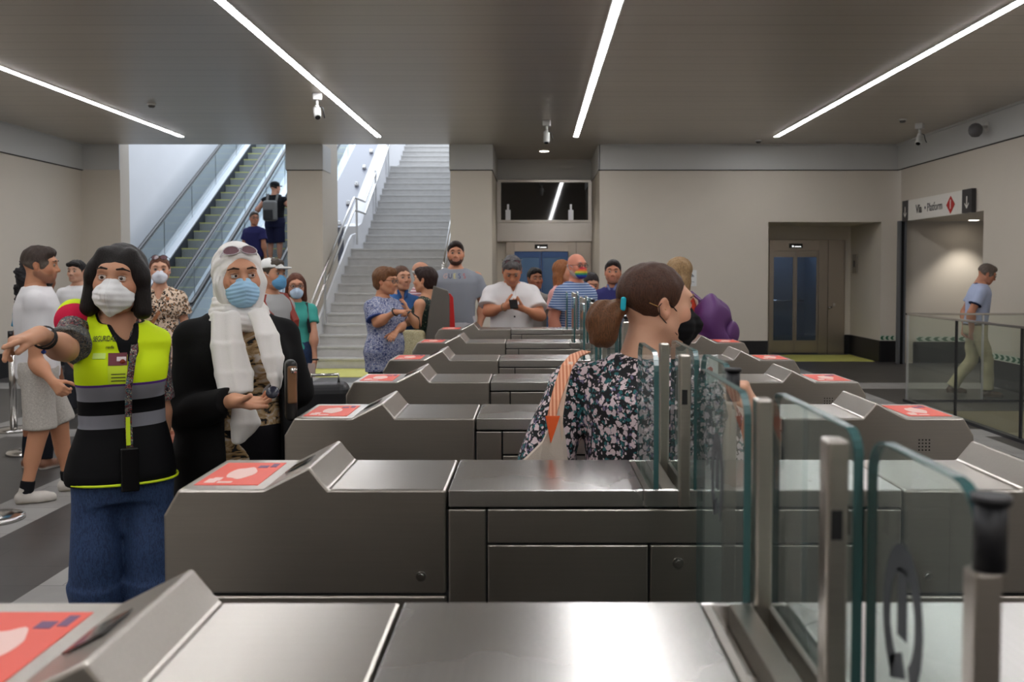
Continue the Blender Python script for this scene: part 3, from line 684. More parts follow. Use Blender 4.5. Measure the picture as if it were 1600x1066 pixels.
def escalator(x0, x1, label, deck_gap, right_clad):
    Y0 = 16.43; SL = math.tan(R(30)); ye = 30
    t = empty('escalator', ((x0+x1)/2, Y0, 0), 0, label, 'escalator'); c = (x0+x1)/2
    inc = lambda y: max(0., (y)*SL)
    def strip(lo, hi, ya=-.75, yb=ye-16.43):
        """outline of a band that keeps heights lo..hi over the step line"""
        kl = (0)
        return [(ya, lo), (0, lo), (yb, inc(yb)+lo), (yb, inc(yb)+hi), (0, hi), (ya, hi)]
    for s, hx in ((-1, x0-c), (1, x1-c)):
        m = MB(); g = strip(.14, .93, -.62); m.prism(g, hx-.006, hx+.006, 'x'); m.build('glass_balustrade', M_glass_esc, t)
        for k in range(8):
            y = -.1+k*1.6; m = MB(); m.box(hx-.007, hx+.007, y-.004, y+.004, inc(y)+.14, inc(y)+.93); m.build('glass_joint', M_eskirt, t)
        # handrail loop round the newel
        pts = [(hx, ye-16.43, inc(ye-16.43)+.98), (hx, .25, .145+.98), (hx, 0, .02+.98), (hx, -.55, .98)]
        pts += [(hx, -.62-.36*math.sin(R(a)), .62+.36*math.cos(R(a))) for a in range(10, 181, 17)]
        pts += [(hx, -.4, .26), (hx, .1, .27)]
        m = MB(); m.tube(pts, .038, 10); m.build('handrail', M_rubber, t)
        m = MB(); m.prism(strip(.915, .945, -.6), hx-.02, hx+.02, 'x'); m.build('handrail_track', M_alu, t)
        ix = hx-s*.15
        m = MB(); m.prism(strip(.10, .14), min(hx+s*.06, ix), max(hx+s*.06, ix), 'x'); m.build('deck', M_edeck, t, .004)
        m = MB(); m.prism(strip(-.35, .10), ix-.006, ix+.006, 'x'); m.build('skirt', M_eskirt, t)
        m = MB(); m.prism([(-.75, 0), (-.75, .1), (0, .1), (ye-16.43, inc(ye-16.43)+.1), (ye-16.43, inc(ye-16.43)-1.2), (1.8, 0)], hx+s*.03, hx+s*.06, 'x'); m.build('outer_cladding', M_edeck, t)
    a = x0-c+.16; b = x1-c-.16; k = 0
    m = MB(); m.box(a, b, -1.6, -.1, .0, .012); m.build('comb_plate', M_alu, t)
    while k < 27:
        z = .21*(k+1); y = z/SL
        m = MB(); m.box(a, b, y, y+.42, z-.24, z); st = m.build('step', M_estep, t)
        if z < 6:
            m = MB(); m.box(a, b, y-.003, y+.035, z-.020, z+.003); m.box(a, a+.04, y, y+.38, z, z+.003); m.box(b-.04, b, y, y+.38, z, z+.003); m.build('yellow_edge', M_eyel, st)
        k += 1
    return t
escalator(-8.05, -6.80, 'leftmost escalator beside the white wall, with empty steps', 0, 0)
escalator(-6.30, -5.03, 'escalator right of the empty one, carrying people upwards', 0, 0)
o = MB().prism([(15.8, 0), (15.8, .06), (16.43, .06), (30, .06+13.57*math.tan(R(30))), (30, 0)], -6.73, -6.37, 'x').build('escalator_divider', M_edeck)
tag(o, 'pale metal cladding filling the gap between the two escalators', 'cladding')
o = MB().prism([(16.5, 0), (16.5, .12), (30, .12+13.5*math.tan(R(30))), (30, 0)], -4.96, -4.64, 'x').build('escalator_side_cladding', mat('bright_white_cladding', (236,238,242), .35))
tag(o, 'white sloping cladding between right escalator and slate slab', 'cladding')

# ------------------------------------------------------------------ glass balustrade round the floor opening
t = empty('glass_balustrade', (4.55, 10.9, 0), 0, 'frameless glass balustrade with steel top rail around the floor opening', 'balustrade')
def pane(x0, x1, y0, y1):
    m = MB(); m.box(x0, x1, y0, y1, -.02, 1.06); p = m.build('pane', M_glass_rail, t)
    return p
ys = [0, -1.26, -2.56, -3.86, -5.16]
for a, b in zip(ys, ys[1:]): pane(-.007, .007, b+.012, a-.008)
xs = [0, .92, 1.78]
for a, b in zip(xs, xs[1:]): pane(a+.012, b-.012, -.007, .007)
m = MB(); m.box(-.022, .022, -5.2, .02, 1.06, 1.085); m.box(-.022, 1.78, -.02, .022, 1.06, 1.085); m.build('top_rail', M_chrome, t, .004)
for y in ys[1:]:
    m = MB(); m.box(-.012, .012, y-.012, y+.010, -.02, 1.06); m.build('joint', M_dark, t)
m = MB(); m.box(-.012, .012, -.012, .012, 0, 1.06); m.build('joint', M_alu, t); m = MB(); m.box(.905, .925, -.01, .01, 0, 1.06); m.build('joint', M_alu, t)
m = MB(); m.box(-.035, .035, -5.2, .03, -.02, .03); m.box(.035, 1.78, -.03, .03, -.02, .03); m.build('base_shoe', mat('dark_shoe', (60,60,62), .35, .5), t)

# ------------------------------------------------------------------ grey and red ticket pillar
t = empty('ticket_pillar', (-.93, 8.75, 0), R(8), 'tall grey curved pillar with a red edge behind the farthest gate', 'pillar')
prof = [(-.20,0), (-.17,.5), (-.14,.9), (-.10,1.2), (-.055,1.455), (.08,1.41), (.10,1.35), (.10,0)]
m = MB(); m.prism(prof, -.06, .02, 'y'); m.build('body', mat('grey_painted_metal', (112,108,102), .35, .5), t, .008)
m = MB(); m.prism([(.085,0),(.085,1.375),(.105,1.38),(.135,1.34),(.16,.9),(.165,0)], -.05, .04, 'y'); m.build('red_panel', mat('red_panel', (190,22,20), .4), t, .006)

# ------------------------------------------------------------------ queue posts at the left
def belt_post(x, y, label):
    t = empty('queue_post', (x, y, 0), 0, label, 'queue post', 'belt posts at the left')
    m = MB(); m.lathe([(0,0),(.18,0),(.18,.02),(.165,.03),(.04,.038),(0,.038)], n=36); m.build('base', M_chrome, t)
    m = MB(); m.cyl((0,0,.035), (0,0,.93), .034, n=20); m.build('pole', M_chrome, t)
    m = MB(); m.cyl((0,0,.93), (0,0,1.0), .037, n=20); m.build('belt_head', M_rubber, t)
    return t
belt_post(-5.2, 8.9, 'chrome queue post at the far left with a black belt head')
belt_post(-4.43, 7.8, 'chrome queue post standing behind the man in shorts')
belt_post(-3.47, 5.7, 'chrome queue post whose round base stands nearest at the left edge')
# ------------------------------------------------------------------ ticket gates
GX = .334; GT = 1.08; GWD = .34
M_label = mat('coral_label', (233, 92, 74), .5); M_labelw = mat('label_print_pale', (240, 200, 190), .5); M_labelg = mat('label_print_violet', (110, 70, 110), .5)
M_steel_top = steel('brushed_steel_lid', (205, 202, 198), .27, (60,1,60))
def reader_profile():
    # outline of the end module seen from the lane (x from the outer end inwards)
    return [(-1.216, .83), (-1.216, 1.018), (-1.180, GT), (-.978, GT), (-.869, GT+.055), (-.824, GT), (-.544, GT), (-.544, .83)]
def make_gate():
    t = empty('ticket_gate', (GX, 0, 0))
    core = MB(); core.box(-1.20, 1.20, -.160, .160, 0.06, 1.03); core.build('core', M_dark, t)
    m = MB(); m.box(-1.15, 1.15, -.13, .13, 0, .07); m.build('plinth', M_dark, t)
    for s in (-1, 1):
        P = [(x if s < 0 else -x, z) for x, z in reader_profile()]
        m = MB(); m.prism(P, -GWD/2, GWD/2, 'y'); h = m.build('reader_housing', M_steel, t, .006, 2)
        m = MB(); m.box(min(s*1.216, s*.544), max(s*1.216, s*.544), -GWD/2+.004, GWD/2-.004, .08, .824); m.build('lower_panel', M_steel, t, .006)
        # coral sticker with pale round figure and small marks
        cx = s*1.082
        m = MB(); m.box(cx-.078, cx+.078, -.125, .125, GT, GT+.0012); st = m.build('reader_label', M_label, t)
        m = MB(); m.prism([(cx-s*0.0+.034*math.cos(a)*1.0, .0+.062*math.sin(a)*(1+.12*math.cos(5*a))) for a in [2*math.pi*k/28 for k in range(28)]], GT+.0012, GT+.0018, 'z'); m.build('printed_figure', M_labelw, st)
        m = MB(); m.box(cx-.062, cx-.036, -.105, -.062, GT+.0012, GT+.0018); m.box(cx-.052, cx-.030, -.085, -.05, GT+.0018, GT+.002); m.box(cx-.03, cx+.005, -.107, -.09, GT+.0012, GT+.0018); m.build('printed_mark', M_labelw, st)
        m = MB(); m.box(cx+.02, cx+.045, .062, .088, GT+.0012, GT+.0018); m.box(cx+.05, cx+.066, .07, .11, GT+.0012, GT+.0018); m.build('printed_mark', M_labelg, st)
        # reader window on the slope
        a = math.atan2(.055, .109); M = Matrix.Translation((s*.93, 0, GT+.0265)) @ Matrix.Rotation(s*a, 4, 'Y')
        m = MB(); m.box(-.03, .03, -.055, .035, 0, .0022, M=M); m.build('reader_window', mat('reader_glass', (40,44,44), .1), t)
        # lock low on the side panel
        for f in (-1, 1):
            m = MB(); m.cyl((s*.604, f*.172, .872), (s*.604, f*.170, .872), .012, n=20); m.cyl((s*.604, f*.175, .872), (s*.604, f*.172, .872), .007, n=14); m.build('lock', M_chrome, t)
    m = MB()
    for f in (-1, 1):
        for i in range(4):
            for j in range(4): m.box(1.02+i*.012, 1.025+i*.012, f*.1705-.0005, f*.1705+.0005, .965+j*.012, .970+j*.012)
    m.build('speaker_holes', M_dark, t)
    # middle module: folded lid, narrow column and panels with shadow gaps
    m = MB(); m.box(-.538, -.075, -GWD/2, GWD/2, 1.038, GT); m.box(.062, .538, -GWD/2, GWD/2, 1.038, GT); m.box(-.075, .062, -GWD/2, -GWD/2+.008, 1.038, GT); m.box(-.075, .062, GWD/2-.008, GWD/2, 1.038, GT); m.box(-.075,.062,-.16,.16,1.036,1.042)
    m.build('lid', M_steel_top, t, .004)
    m = MB(); m.box(-.030, .005, -.162, .162, 1.042, GT); m.box(.030, .040, -.162, .162, 1.042, GT-.004); m.box(-.073, -.058, -.162, .162, 1.042, GT-.002); m.build('slot_rail', M_steel, t, .002)
    for f in (-1, 1):
        y0, y1 = (-GWD/2, -GWD/2+.02) if f < 0 else (GWD/2-.02, GWD/2)
        for (a, b, z0, z1) in ((-.538, -.450, .08, 1.033), (-.445, .445, .952, 1.033), (.450, .538, .08, 1.033), (-.445, -.064, .08, .947), (-.058, .445, .08, .947)):
            m = MB(); m.box(a, b, y0, y1, z0, z1); m.build('side_panel', M_steel, t, .003)
        m = MB(); m.cyl((.008, f*.174, .905), (.008, f*.170, .905), .013, n=20); m.cyl((.008, f*.177, .905), (.008, f*.174, .905), .008, n=14); m.build('lock', M_chrome, t)
        m = MB(); m.box(-.008+.02, .026+.0, f*.166-.012, f*.166+.012, 1.0, 1.402)
        m.bm.free(); m = MB(); m.box(.008, .034, min(f*.150, f*.182), max(f*.150, f*.182), 1.04, 1.402); p = m.build('gate_post', M_steel, t, .004)
        m = MB(); m.box(.034, .0355, f*.172-.007, f*.172+.007, 1.29, 1.325); m.box(.013,.026, f*.182-.0005 if f>0 else f*.182-.0005, f*.182+.0005, 1.285, 1.32); m.build('sensor', M_dark, p)
    # fixed pane between the posts
    m = MB(); pts = rounded(-.165, .195, 1.045, 1.408, .03); m.prism(pts, .044, .056, 'x'); g = m.build('fixed_glass', M_glass_gate, t)
    edge_strip(pts, .044, .056, g)
    return t
def rounded(y0, y1, z0, z1, r):
    p = [(y0, z0), (y1, z0)]
    p += [(y1-r+r*math.cos(a), z1-r+r*math.sin(a)) for a in np.linspace(0, math.pi/2, 6)]
    p += [(y0+r+r*math.cos(a), z1-r+r*math.sin(a)) for a in np.linspace(math.pi/2, math.pi, 6)]
    return [(float(a), float(b)) for a, b in p]
def edge_strip(pts, x0, x1, parent):
    """green polished edge running round the pane"""
    m = MB(); n = len(pts)
    for i in range(1, n):
        a = pts[i]; b = pts[(i+1) % n] if i+1 < n else pts[0]
        d = Vector((b[0]-a[0], b[1]-a[1])); nn = Vector((d.y, -d.x)).normalized()*.0022
        m.prism([a, b, (b[0]+nn.x, b[1]+nn.y), (a[0]+nn.x, a[1]+nn.y)], x0, x1, 'x')
    m.build('glass_edge', M_glass_edge, parent)
def leaf(gate, x, y0, y1, cap, emblem=False):
    pts = rounded(y0, y1, 1.045 if -.17 <= y0 and y1 <= .17 else .30, 1.405, .045)
    m = MB(); m.prism(pts, x-.006, x+.006, 'x'); g = m.build('sliding_glass', M_glass_gate, gate); edge_strip(pts, x-.006, x+.006, g)
    if cap is not None:
        m = MB(); m.box(x-.012, x+.012, cap-.016, cap+.010, .30, 1.335); m.build('leading_post', M_steel, gate, .003)
        m = MB(); m.cyl((x+.006, cap-.004, 1.335), (x+.006, cap-.004, 1.395), .014, n=20); m.cyl((x+.006, cap-.004, 1.395), (x+.006, cap-.004, 1.402), .017, n=20); m.build('black_cap', M_rubber, gate)
    if emblem:
        # dark open ring printed on the pane
        m = MB(); cy = -.278 if y1 < 0 else (y0+y1)/2; cz = 1.228
        for a0 in np.linspace(R(-60), R(240), 26)[:-1]:
            a1 = a0+R(300)/25
            q = [(cy+r_*math.cos(a)*.62, cz+r_*math.sin(a)) for r_, a in ((.052, a0), (.082, a0), (.082, a1), (.052, a1))]
            m.prism(q, x-.0068, x-.006, 'x')
        m.prism([(cy+.0, cz-.035), (cy+.03, cz-.05), (cy+.03, cz-.075), (cy-.01, cz-.06)], x-.0068, x-.006, 'x')
        m.prism([(cy-.012, cz+.055), (cy+.012, cz+.055), (cy+.012, cz-.02), (cy-.012, cz-.02)], x-.0068, x-.006, 'x')
        m.build('ring_emblem', mat('grey_print', (70,74,78), .5), g)
proto = make_gate()
GY = [1.22, 2.28, 3.31, 4.34, 5.37, 6.62, 8.08]
glab = ['stainless ticket gate nearest the camera, cut off at the bottom edge', 'second stainless ticket gate, beside the guard and the scarfed woman', 'third stainless ticket gate, just beyond the woman with the ponytail',
        'fourth stainless ticket gate from the camera', 'fifth stainless ticket gate from the camera', 'sixth stainless ticket gate, in front of the wide lane', 'farthest stainless ticket gate, touching the grey and red pillar']
gates = []
for i, y in enumerate(GY):
    g = proto if i == 0 else copy_tree(proto)
    g.location = (GX, y, 0); tag(g, glab[i], 'ticket gate', 'row of ticket gates'); gates.append(g)
for i, g in enumerate(gates):
    # sliding leaves: nearest lanes shut, the others retracted into their gate
    if i == 0:
        leaf(g, .0, .175, .575, None, True); leaf(g, .064, -.43, -.175, -.43, True)
    elif i == 1:
        leaf(g, -.045, -.165, .165, None); leaf(g, .064, -.46, -.175, -.46, True)
    else:
        leaf(g, -.045, -.165, .165, None)
        if i in (3, 5): leaf(g, .064, -.42, -.175, -.42)
# ------------------------------------------------------------------ people: builder
CAMR = cam.rotation_euler.to_matrix()
def at(px, py, D):
    """world point seen at a photo pixel (1600x1066) on the vertical plane y = D"""
    v = CAMR @ Vector((px-835, -(py-472), -1400)); return Vector((v.x*D/v.y, D, CAM_H+v.z*D/v.y))
def rotm(yaw, pitch=0, roll=0):
    return np.array(Matrix.Rotation(yaw, 3, 'Z') @ Matrix.Rotation(pitch, 3, 'X') @ Matrix.Rotation(roll, 3, 'Y'))
M_skin = vcmat('skin', .55, .06, .10, 260, spec=.35)
M_cloth = vcmat('plain_cloth', .85, 0, .25, 320, spec=.2)
def hair_mat():
    m = vcmat('hair', .5, 0, 0, spec=.3); N = m.node_tree.nodes; L = m.node_tree.links; B = N['Principled BSDF']
    tc = N.new('ShaderNodeTexCoord'); mp = N.new('ShaderNodeMapping'); mp.inputs['Scale'].default_value = (1, 1, .10); L.new(tc.outputs['Object'], mp.inputs[0])
    n = N.new('ShaderNodeTexNoise'); n.inputs['Scale'].default_value = 420; n.inputs['Detail'].default_value = 3; n.inputs['Distortion'].default_value = .6; L.new(mp.outputs[0], n.inputs['Vector'])
    r = N.new('ShaderNodeMapRange'); r.inputs['From Min'].default_value = .3; r.inputs['From Max'].default_value = .7; r.inputs['To Min'].default_value = .45; r.inputs['To Max'].default_value = 1.5; L.new(n.outputs['Fac'], r.inputs[0])
    x = N.new('ShaderNodeMix'); x.data_type = 'RGBA'; x.blend_type = 'MULTIPLY'; x.inputs[0].default_value = 1; L.new(N['Attribute'].outputs['Color'], x.inputs[6]); L.new(r.outputs[0], x.inputs[7]); L.new(x.outputs[2], B.inputs['Base Color'])
    b = N.new('ShaderNodeBump'); b.inputs['Strength'].default_value = .7; b.inputs['Distance'].default_value = .004; L.new(n.outputs['Fac'], b.inputs['Height']); L.new(b.outputs[0], B.inputs['Normal']); return m
M_hair = hair_mat()
M_shoe = vcmat('shoe_material', .6, 0, .1, 200)
M_maskw = vcmat('mask_fabric', .8, 0, .2, 500, spec=.2)
M_plastic = vcmat('dark_plastic', .25)
SK_A = srgb(206,158,128); SK_B = srgb(200,148,118); SK_C = srgb(150,98,72); SK_D = srgb(216,172,146)
def clipc(c, f): return tuple(min(1, x*f) for x in c[:3])
TORSO = {'f': [(.80,.150,.105),(.90,.174,.120),(.98,.162,.114),(1.08,.132,.100),(1.20,.142,.108),(1.30,.156,.110),(1.38,.140,.090),(1.43,.085,.065),(1.46,.06,.055)],
         'm': [(.80,.150,.105),(.90,.162,.114),(1.0,.152,.112),(1.1,.150,.112),(1.22,.168,.120),(1.32,.182,.118),(1.39,.160,.095),(1.435,.10,.07),(1.47,.065,.06)]}
class Person:
    def __init__(s, x, y, yaw, H, label, sex='m', girth=1.0, z0=0.0, skin=SK_A, lean=(0,0), head=(0,0,0), hs=1.0, q=2, hair_c=(.02,.015,.01), wide=1.0):
        s.x, s.y, s.yaw, s.z0 = x, y, R(yaw), z0
        s.k = H/1.72; s.sex = sex; s.g = girth; s.skin = skin; s.lean = lean; s.q = q; s.hair_c = hair_c
        s.root = empty('person', (x, y, z0), s.yaw, label, 'person')
        k = s.k; s.sw = (.168 if sex == 'f' else .19)*k*wide*(1+.35*(girth-1))
        sh = s.shift(1.385)
        s.NB = np.array([s.shift(1.44)[0], s.shift(1.44)[1]+.012*k, 1.44*k])
        s.J = {}
        for nm, sg in (('R', -1), ('L', 1)):
            s.J['sh'+nm] = np.array([sg*s.sw+sh[0], sh[1]+.005, 1.358*k])
            s.J['el'+nm] = s.J['sh'+nm]+np.array([sg*.042*k*girth, .025, -.262*k])
            s.J['wr'+nm] = s.J['el'+nm]+np.array([sg*.0, -.055, -.235*k])
            s.J['hp'+nm] = np.array([sg*.088*k, 0, .885*k]); s.J['kn'+nm] = np.array([sg*.098*k, -.012, .49*k]); s.J['an'+nm] = np.array([sg*.10*k, .02, .085*k])
            s.J['ft'+nm] = (0.0, 0.0)     # foot yaw, toe lift
        s.hand = {'R': dict(f=(0,-.15,-1), n=(1,0,0), c=[.35,.3,.35,.4,.45]), 'L': dict(f=(0,-.15,-1), n=(-1,0,0), c=[.35,.3,.35,.4,.45])}
        s.hR = rotm(R(head[0]), R(head[1]), R(head[2])); s.hs = (s.k**.5)*hs
        s.HC = s.NB+s.hR@np.array([0, -.03, .160])*s.hs
        q = s.q
        s.vb, s.vc, s.vh, s.vf = {1: (.009,.0072,.0030,.0033), 2: (.015,.0125,.0055,.006), 3: (.02,.017,.009,.010)}[q]
    def shift(s, z):
        t = min(max((z-.93)/.52, 0), 1.15); return (s.lean[0]*t, s.lean[1]*t)
    def loc(s, p):
        p = Vector(p)-Vector((s.x, s.y, s.z0)); return np.array(Matrix.Rotation(-s.yaw, 3, 'Z') @ p)
    def W(s, px, py, D): return s.loc(at(px, py, D))
    def dirw(s, v): return np.array(Matrix.Rotation(-s.yaw, 3, 'Z') @ Vector(v))
    def arm(s, nm, el, wr, f=None, n=None, c=None, th=None):
        s.J['el'+nm] = np.array(el, dtype=float); s.J['wr'+nm] = np.array(wr, dtype=float)
        h = s.hand[nm]
        if f is None: f = s.J['wr'+nm]-s.J['el'+nm]
        h['f'] = f
        if n is not None: h['n'] = n
        if c is not None: h['c'] = c
        if th is not None: h['th'] = th
    def rows(s, ease=0.0, z0=.80, z1=1.46, flare=0.0):
        T = TORSO[s.sex]; zs = [t[0] for t in T]; A = [t[1] for t in T]; Bq = [t[2] for t in T]
        out = []
        for z in sorted(set([z0, z1]+[z for z in zs if z0 < z < z1]+[z for z in (.86, 1.03, 1.14, 1.25, 1.35, 1.405) if z0 < z < z1])):
            a = np.interp(z, zs, A); b = np.interp(z, zs, Bq); g = s.g if z < 1.36 else 1+(s.g-1)*.5
            e = ease; fl = flare*max(0, 1.2-z)
            bel = (s.g-1)*.10*math.exp(-((z-1.05)/.16)**2); sx, sy = s.shift(z)
            out.append((z*s.k, sx, sy-.004-bel*s.k, (a*g+e+fl)*s.k, (b*g+e+fl+bel*.6)*s.k))
        return out
    def bust(s, ease=0.0, col=None):
        if s.sex != 'f': return []
        k = s.k; sh = s.shift(1.25)
        return [EL((sg*.068*k*s.g+sh[0], -.078*k*s.g+sh[1], 1.255*k), (.068*k*s.g+ease, .062*k*s.g+ease, .066*k*s.g+ease), k=.045, col=col) for sg in (-1, 1)]
    def sleeve(s, nm, frac, r0, r1, k=.03, col=None, flat=True):
        """frac <1: part of the upper arm, 1..2: on to the forearm"""
        a, e, w = s.J['sh'+nm], s.J['el'+nm], s.J['wr'+nm]; out = []
        a2 = a+(s.NB-a)*np.array([.15, .1, .05])
        if frac <= 1: rs_ = min(r0, .064*s.k*(1+.35*(s.g-1))); out.append(RC(a+(e-a)*.10, a+(e-a)*max(frac,.2), rs_, r1, k, col, flat=flat)); out.append(EL(a+(e-a)*.03, (rs_,)*3, k=.03, col=col))
        else:
            rm = (r0+r1)/2; r0 = min(r0, .072*s.k*(1+.3*(s.g-1))); out.append(RC(a+(e-a)*.05, e, r0, rm, k, col)); out.append(RC(e, e+(w-e)*(frac-1), rm, r1, .015, col, flat=True))
        return out
    def yoke(s, ease, col=None):
        nb = s.NB+np.array([0, 0, -.022*s.k]); return [RC(nb+(s.J['sh'+nm]-nb)*.10, s.J['sh'+nm]+np.array([0,0,.004]), .044*s.k+ease*.8, .046*s.k+ease*.8, .035, col) for nm in 'RL']
    def neckcut(s, r=.064, v=0.0, drop=0.0, vw=.05, vx=0.0):
        nb = s.NB; k = s.k
        out = [RC(nb+np.array([0,-.012,-.012*k-drop]), nb+np.array([0,-.02,.12]), r*k, r*k*1.1, .008, op='s', flat=True)]
        if v: out.append(RC(nb+np.array([vx, -.15*k*s.g, -v]), nb+np.array([0, -.07*k, .06]), .006, vw*k, .006, op='s')); out.append(RC(nb+np.array([vx*.8, -.10*k*s.g, -v*.8]), nb+np.array([0, -.05*k, .03]), .006, vw*k, .006, op='s'))
        return out
    def mk(s, name, prims, vox, col, m, disp=None, parent=None, sm=1, head=False):
        v, f, c = sdf_mesh(prims, vox, col, disp)
        if head: v = v*s.hs @ s.hR.T + s.HC
        return mesh_from(name, [(v, f, c)], m, parent or s.root, sm)
    # ---- body
    def body(s, legs=True, lip=(.42,.16,.13), stubble=None, socket=True, brow=None):
        k = s.k; J = s.J; P = [LOFT(s.rows(-.006), k=.04, cap=.03)]
        P += s.bust(-.006)+s.yoke(-.006)
        for nm in 'RL':
            a, e, w = J['sh'+nm], J['el'+nm], J['wr'+nm]; ag = 1+.6*(s.g-1); mf = 1.12 if s.sex == 'm' else 1.0
            P += [EL(a, (.051*k*ag,)*3, k=.04), RC(a, e, .050*k*ag*mf, .038*k*ag*mf, .025), RC(e, w, .040*k*ag*mf, .0255*k*mf, .02)]
            mid = e+(w-e)*.28; P.append(EL(mid, (.043*k*ag*mf,)*3, k=.05))
            if legs:
                h, kn, an = J['hp'+nm], J['kn'+nm], J['an'+nm]
                P += [RC(h, kn, .088*k*s.g, .054*k, .03), RC(kn, an, .052*k, .036*k, .03), RC(kn+(an-kn)*.12+np.array([0,.012,0]), kn+(an-kn)*.5+np.array([0,.014,0]), .05*k, .04*k, .04)]
                fy, tl = J['ft'+nm]; d = np.array([math.sin(fy), -math.cos(fy), 0])
                P += [RC(an+np.array([0,0,-.045*k]), an+d*.14*k+np.array([0,0,-.055*k+tl]), .032*k, .024*k, .03)]
        P.append(RC(s.NB+np.array([0,0,-.05*k]), s.NB+(s.HC-s.NB)*.5, .060*k, .050*k, .05))
        pieces = [sdf_mesh(P, s.vb, s.skin)]
        v, f, c = sdf_mesh(s.head_prims(lip, stubble), s.vh, s.skin); pieces.append((v*s.hs @ s.hR.T + s.HC, f, c))
        for nm in 'RL': pieces.append(sdf_mesh(s.hand_prims(nm), s.vf, s.skin))
        b = mesh_from('body', pieces, M_skin, s.root, 1)
        if s.q < 3: s.eyes(brow)
        return b
    def head_prims(s, lip, stubble):
        sk = s.skin; D = clipc(sk, .72); red = tuple(a*b for a, b in zip(sk[:3], (1.03,.94,.92)))
        nbh = s.hR.T@(s.NB-s.HC)/s.hs; st = stubble or None; fm = 1.0 if s.sex == 'm' else .93
        P = [EL((0,.012,.028), (.076,.096,.087), k=.02), EL((0,-.028,-.012), (.064,.066,.080), k=.03), EL((0,-.040,-.066), (.050*fm,.048,.044), k=.035, col=st),
             EL((0,-.074,-.100), (.021*fm,.018,.017), k=.03, col=st), RC((-.034,-.083,.026), (.034,-.083,.026), .012, k=.03)]
        for g in (-1, 1):
            P += [EL((g*.040,-.060,-.026), (.025,.026,.024), k=.03, col=red), RC((g*.056,-.002,-.055), (g*.030,-.060,-.093), .018, .014, .03, col=st)]
        for g in (-1, 1): P.append(EL((g*.031,-.104,.005), (.019,.020,.014), k=.018, op='s'))
        for g in (-1, 1):
            P += [EL((g*.031,-.0795,.004), (.0165,.0150,.0125), k=.006)]
        P += [RC((0,-.088,.010), (0,-.110,-.026), .0085, .0115, .014), EL((0,-.112,-.031), (.0125,.0115,.010), k=.01, col=red)]
        for g in (-1, 1):
            P += [EL((g*.0135,-.100,-.035), (.0085,.010,.0075), k=.010), EL((g*.007,-.106,-.043), (.0040,.006,.0035), k=.003, op='s')]
        P += [EL((0,-.088,-.062), (.026,.012,.016), k=.02), RC((-.018,-.092,-.0605), (.018,-.092,-.0605), .0052, k=.006, col=lip), RC((-.014,-.091,-.0690), (.014,-.091,-.0690), .0062, k=.006, col=lip),
              RC((-.024,-.0955,-.0648), (.024,-.0955,-.0648), .0015, k=.004, op='s')]
        for g in (-1, 1):
            M = rotm(g*R(22), R(-12), g*R(8))
            P += [EL((g*.080,.010,-.006), (.008,.018,.031), k=.008, col=red, M=M), EL((g*.090,.004,-.003), (.008,.010,.019), k=.006, op='s', M=M), EL((g*.078,.002,-.028), (.006,.008,.010), k=.006, col=red)]
        P.append(RC((0,.022,-.060), nbh, .050*(1.08 if s.sex == 'm' else .95), .058*(1+.3*(s.g-1)), .035))
        return P
    def eyes(s, brow):
        br = brow or s.hair_c; up = getattr(s, 'brow_up', 0.0)
        W, I, K = (mat('eye_white', (204,196,190), .3) if s.q == 1 else mat('eye_white_far', (150,134,124), .5)), mat('iris_brown', (70,44,28), .15), mat('pupil', (8,6,6), .1)
        for g in (-1, 1):
            m = MB(); n = 16; c = np.array([g*.031, -.0815, .004]); r = .0150
            rings = []
            gz = getattr(s, 'gaze', (0, 0)); Rg = rotm(gz[0], gz[1])
            ang = [0, .17, .40, .9, 1.3]
            for a in ang:
                ring = []
                for j in range(n):
                    t = 2*math.pi*j/n; v = Rg@np.array([math.sin(a)*math.cos(t), -math.cos(a), math.sin(a)*math.sin(t)])
                    p = (c+v*np.array([r, r, r*.92]))*s.hs@s.hR.T+s.HC; ring.append(m.bm.verts.new(p))
                rings.append(ring)
            for i in range(1, len(ang)):
                for j in range(n):
                    q = [rings[i-1][j], rings[i-1][(j+1)%n], rings[i][(j+1)%n], rings[i][j]]
                    ff = m.bm.faces.new(q); ff.smooth = True; ff.material_index = 2 if i == 1 else (1 if i == 2 else 0)
            e = m.build('eye', [W, I, K], s.root)
            # lids
            if s.q == 1:
                P = [EL((g*.031,-.0805,.004), (.0178,.0172,.0148)), HALF((g*.031,-.08,getattr(s, 'lid', .0112)), (0,.25,-1), .002, 's'), HALF((g*.031,-.078,0), (0,1,0), .002, 's')]
                s.mk('eyelid', P, .0014, clipc(s.skin, .82), M_skin, head=True)
                P = [EL((g*.031,-.0800,.004), (.0178,.0168,.0148)), HALF((g*.031,-.08,-.0038), (0,.1,1), .002, 's'), HALF((g*.031,-.078,0), (0,1,0), .002, 's')]
                s.mk('eyelid', P, .0014, clipc(s.skin, .86), M_skin, head=True)
                P = [RC((g*.0165,-.0935,.0100), (g*.031,-.0975,.0132), .0008, k=.002), RC((g*.031,-.0975,.0132), (g*.047,-.0885,.0095), .0009, k=.002)]
                s.mk('eyelashes', P, .0010, (.01,.008,.007), M_hair, head=True, sm=0)
            P = [RC((g*.016,-.0985,.0300+up), (g*.034,-.0985,.0335+up), .0034, .0036, k=.004), RC((g*.034,-.0985,.0335+up), (g*.053,-.083,.0265+up), .0036, .0022, k=.004)]
            s.mk('eyebrow', P, .0016 if s.q == 1 else .003, br, M_hair, head=True, sm=0)
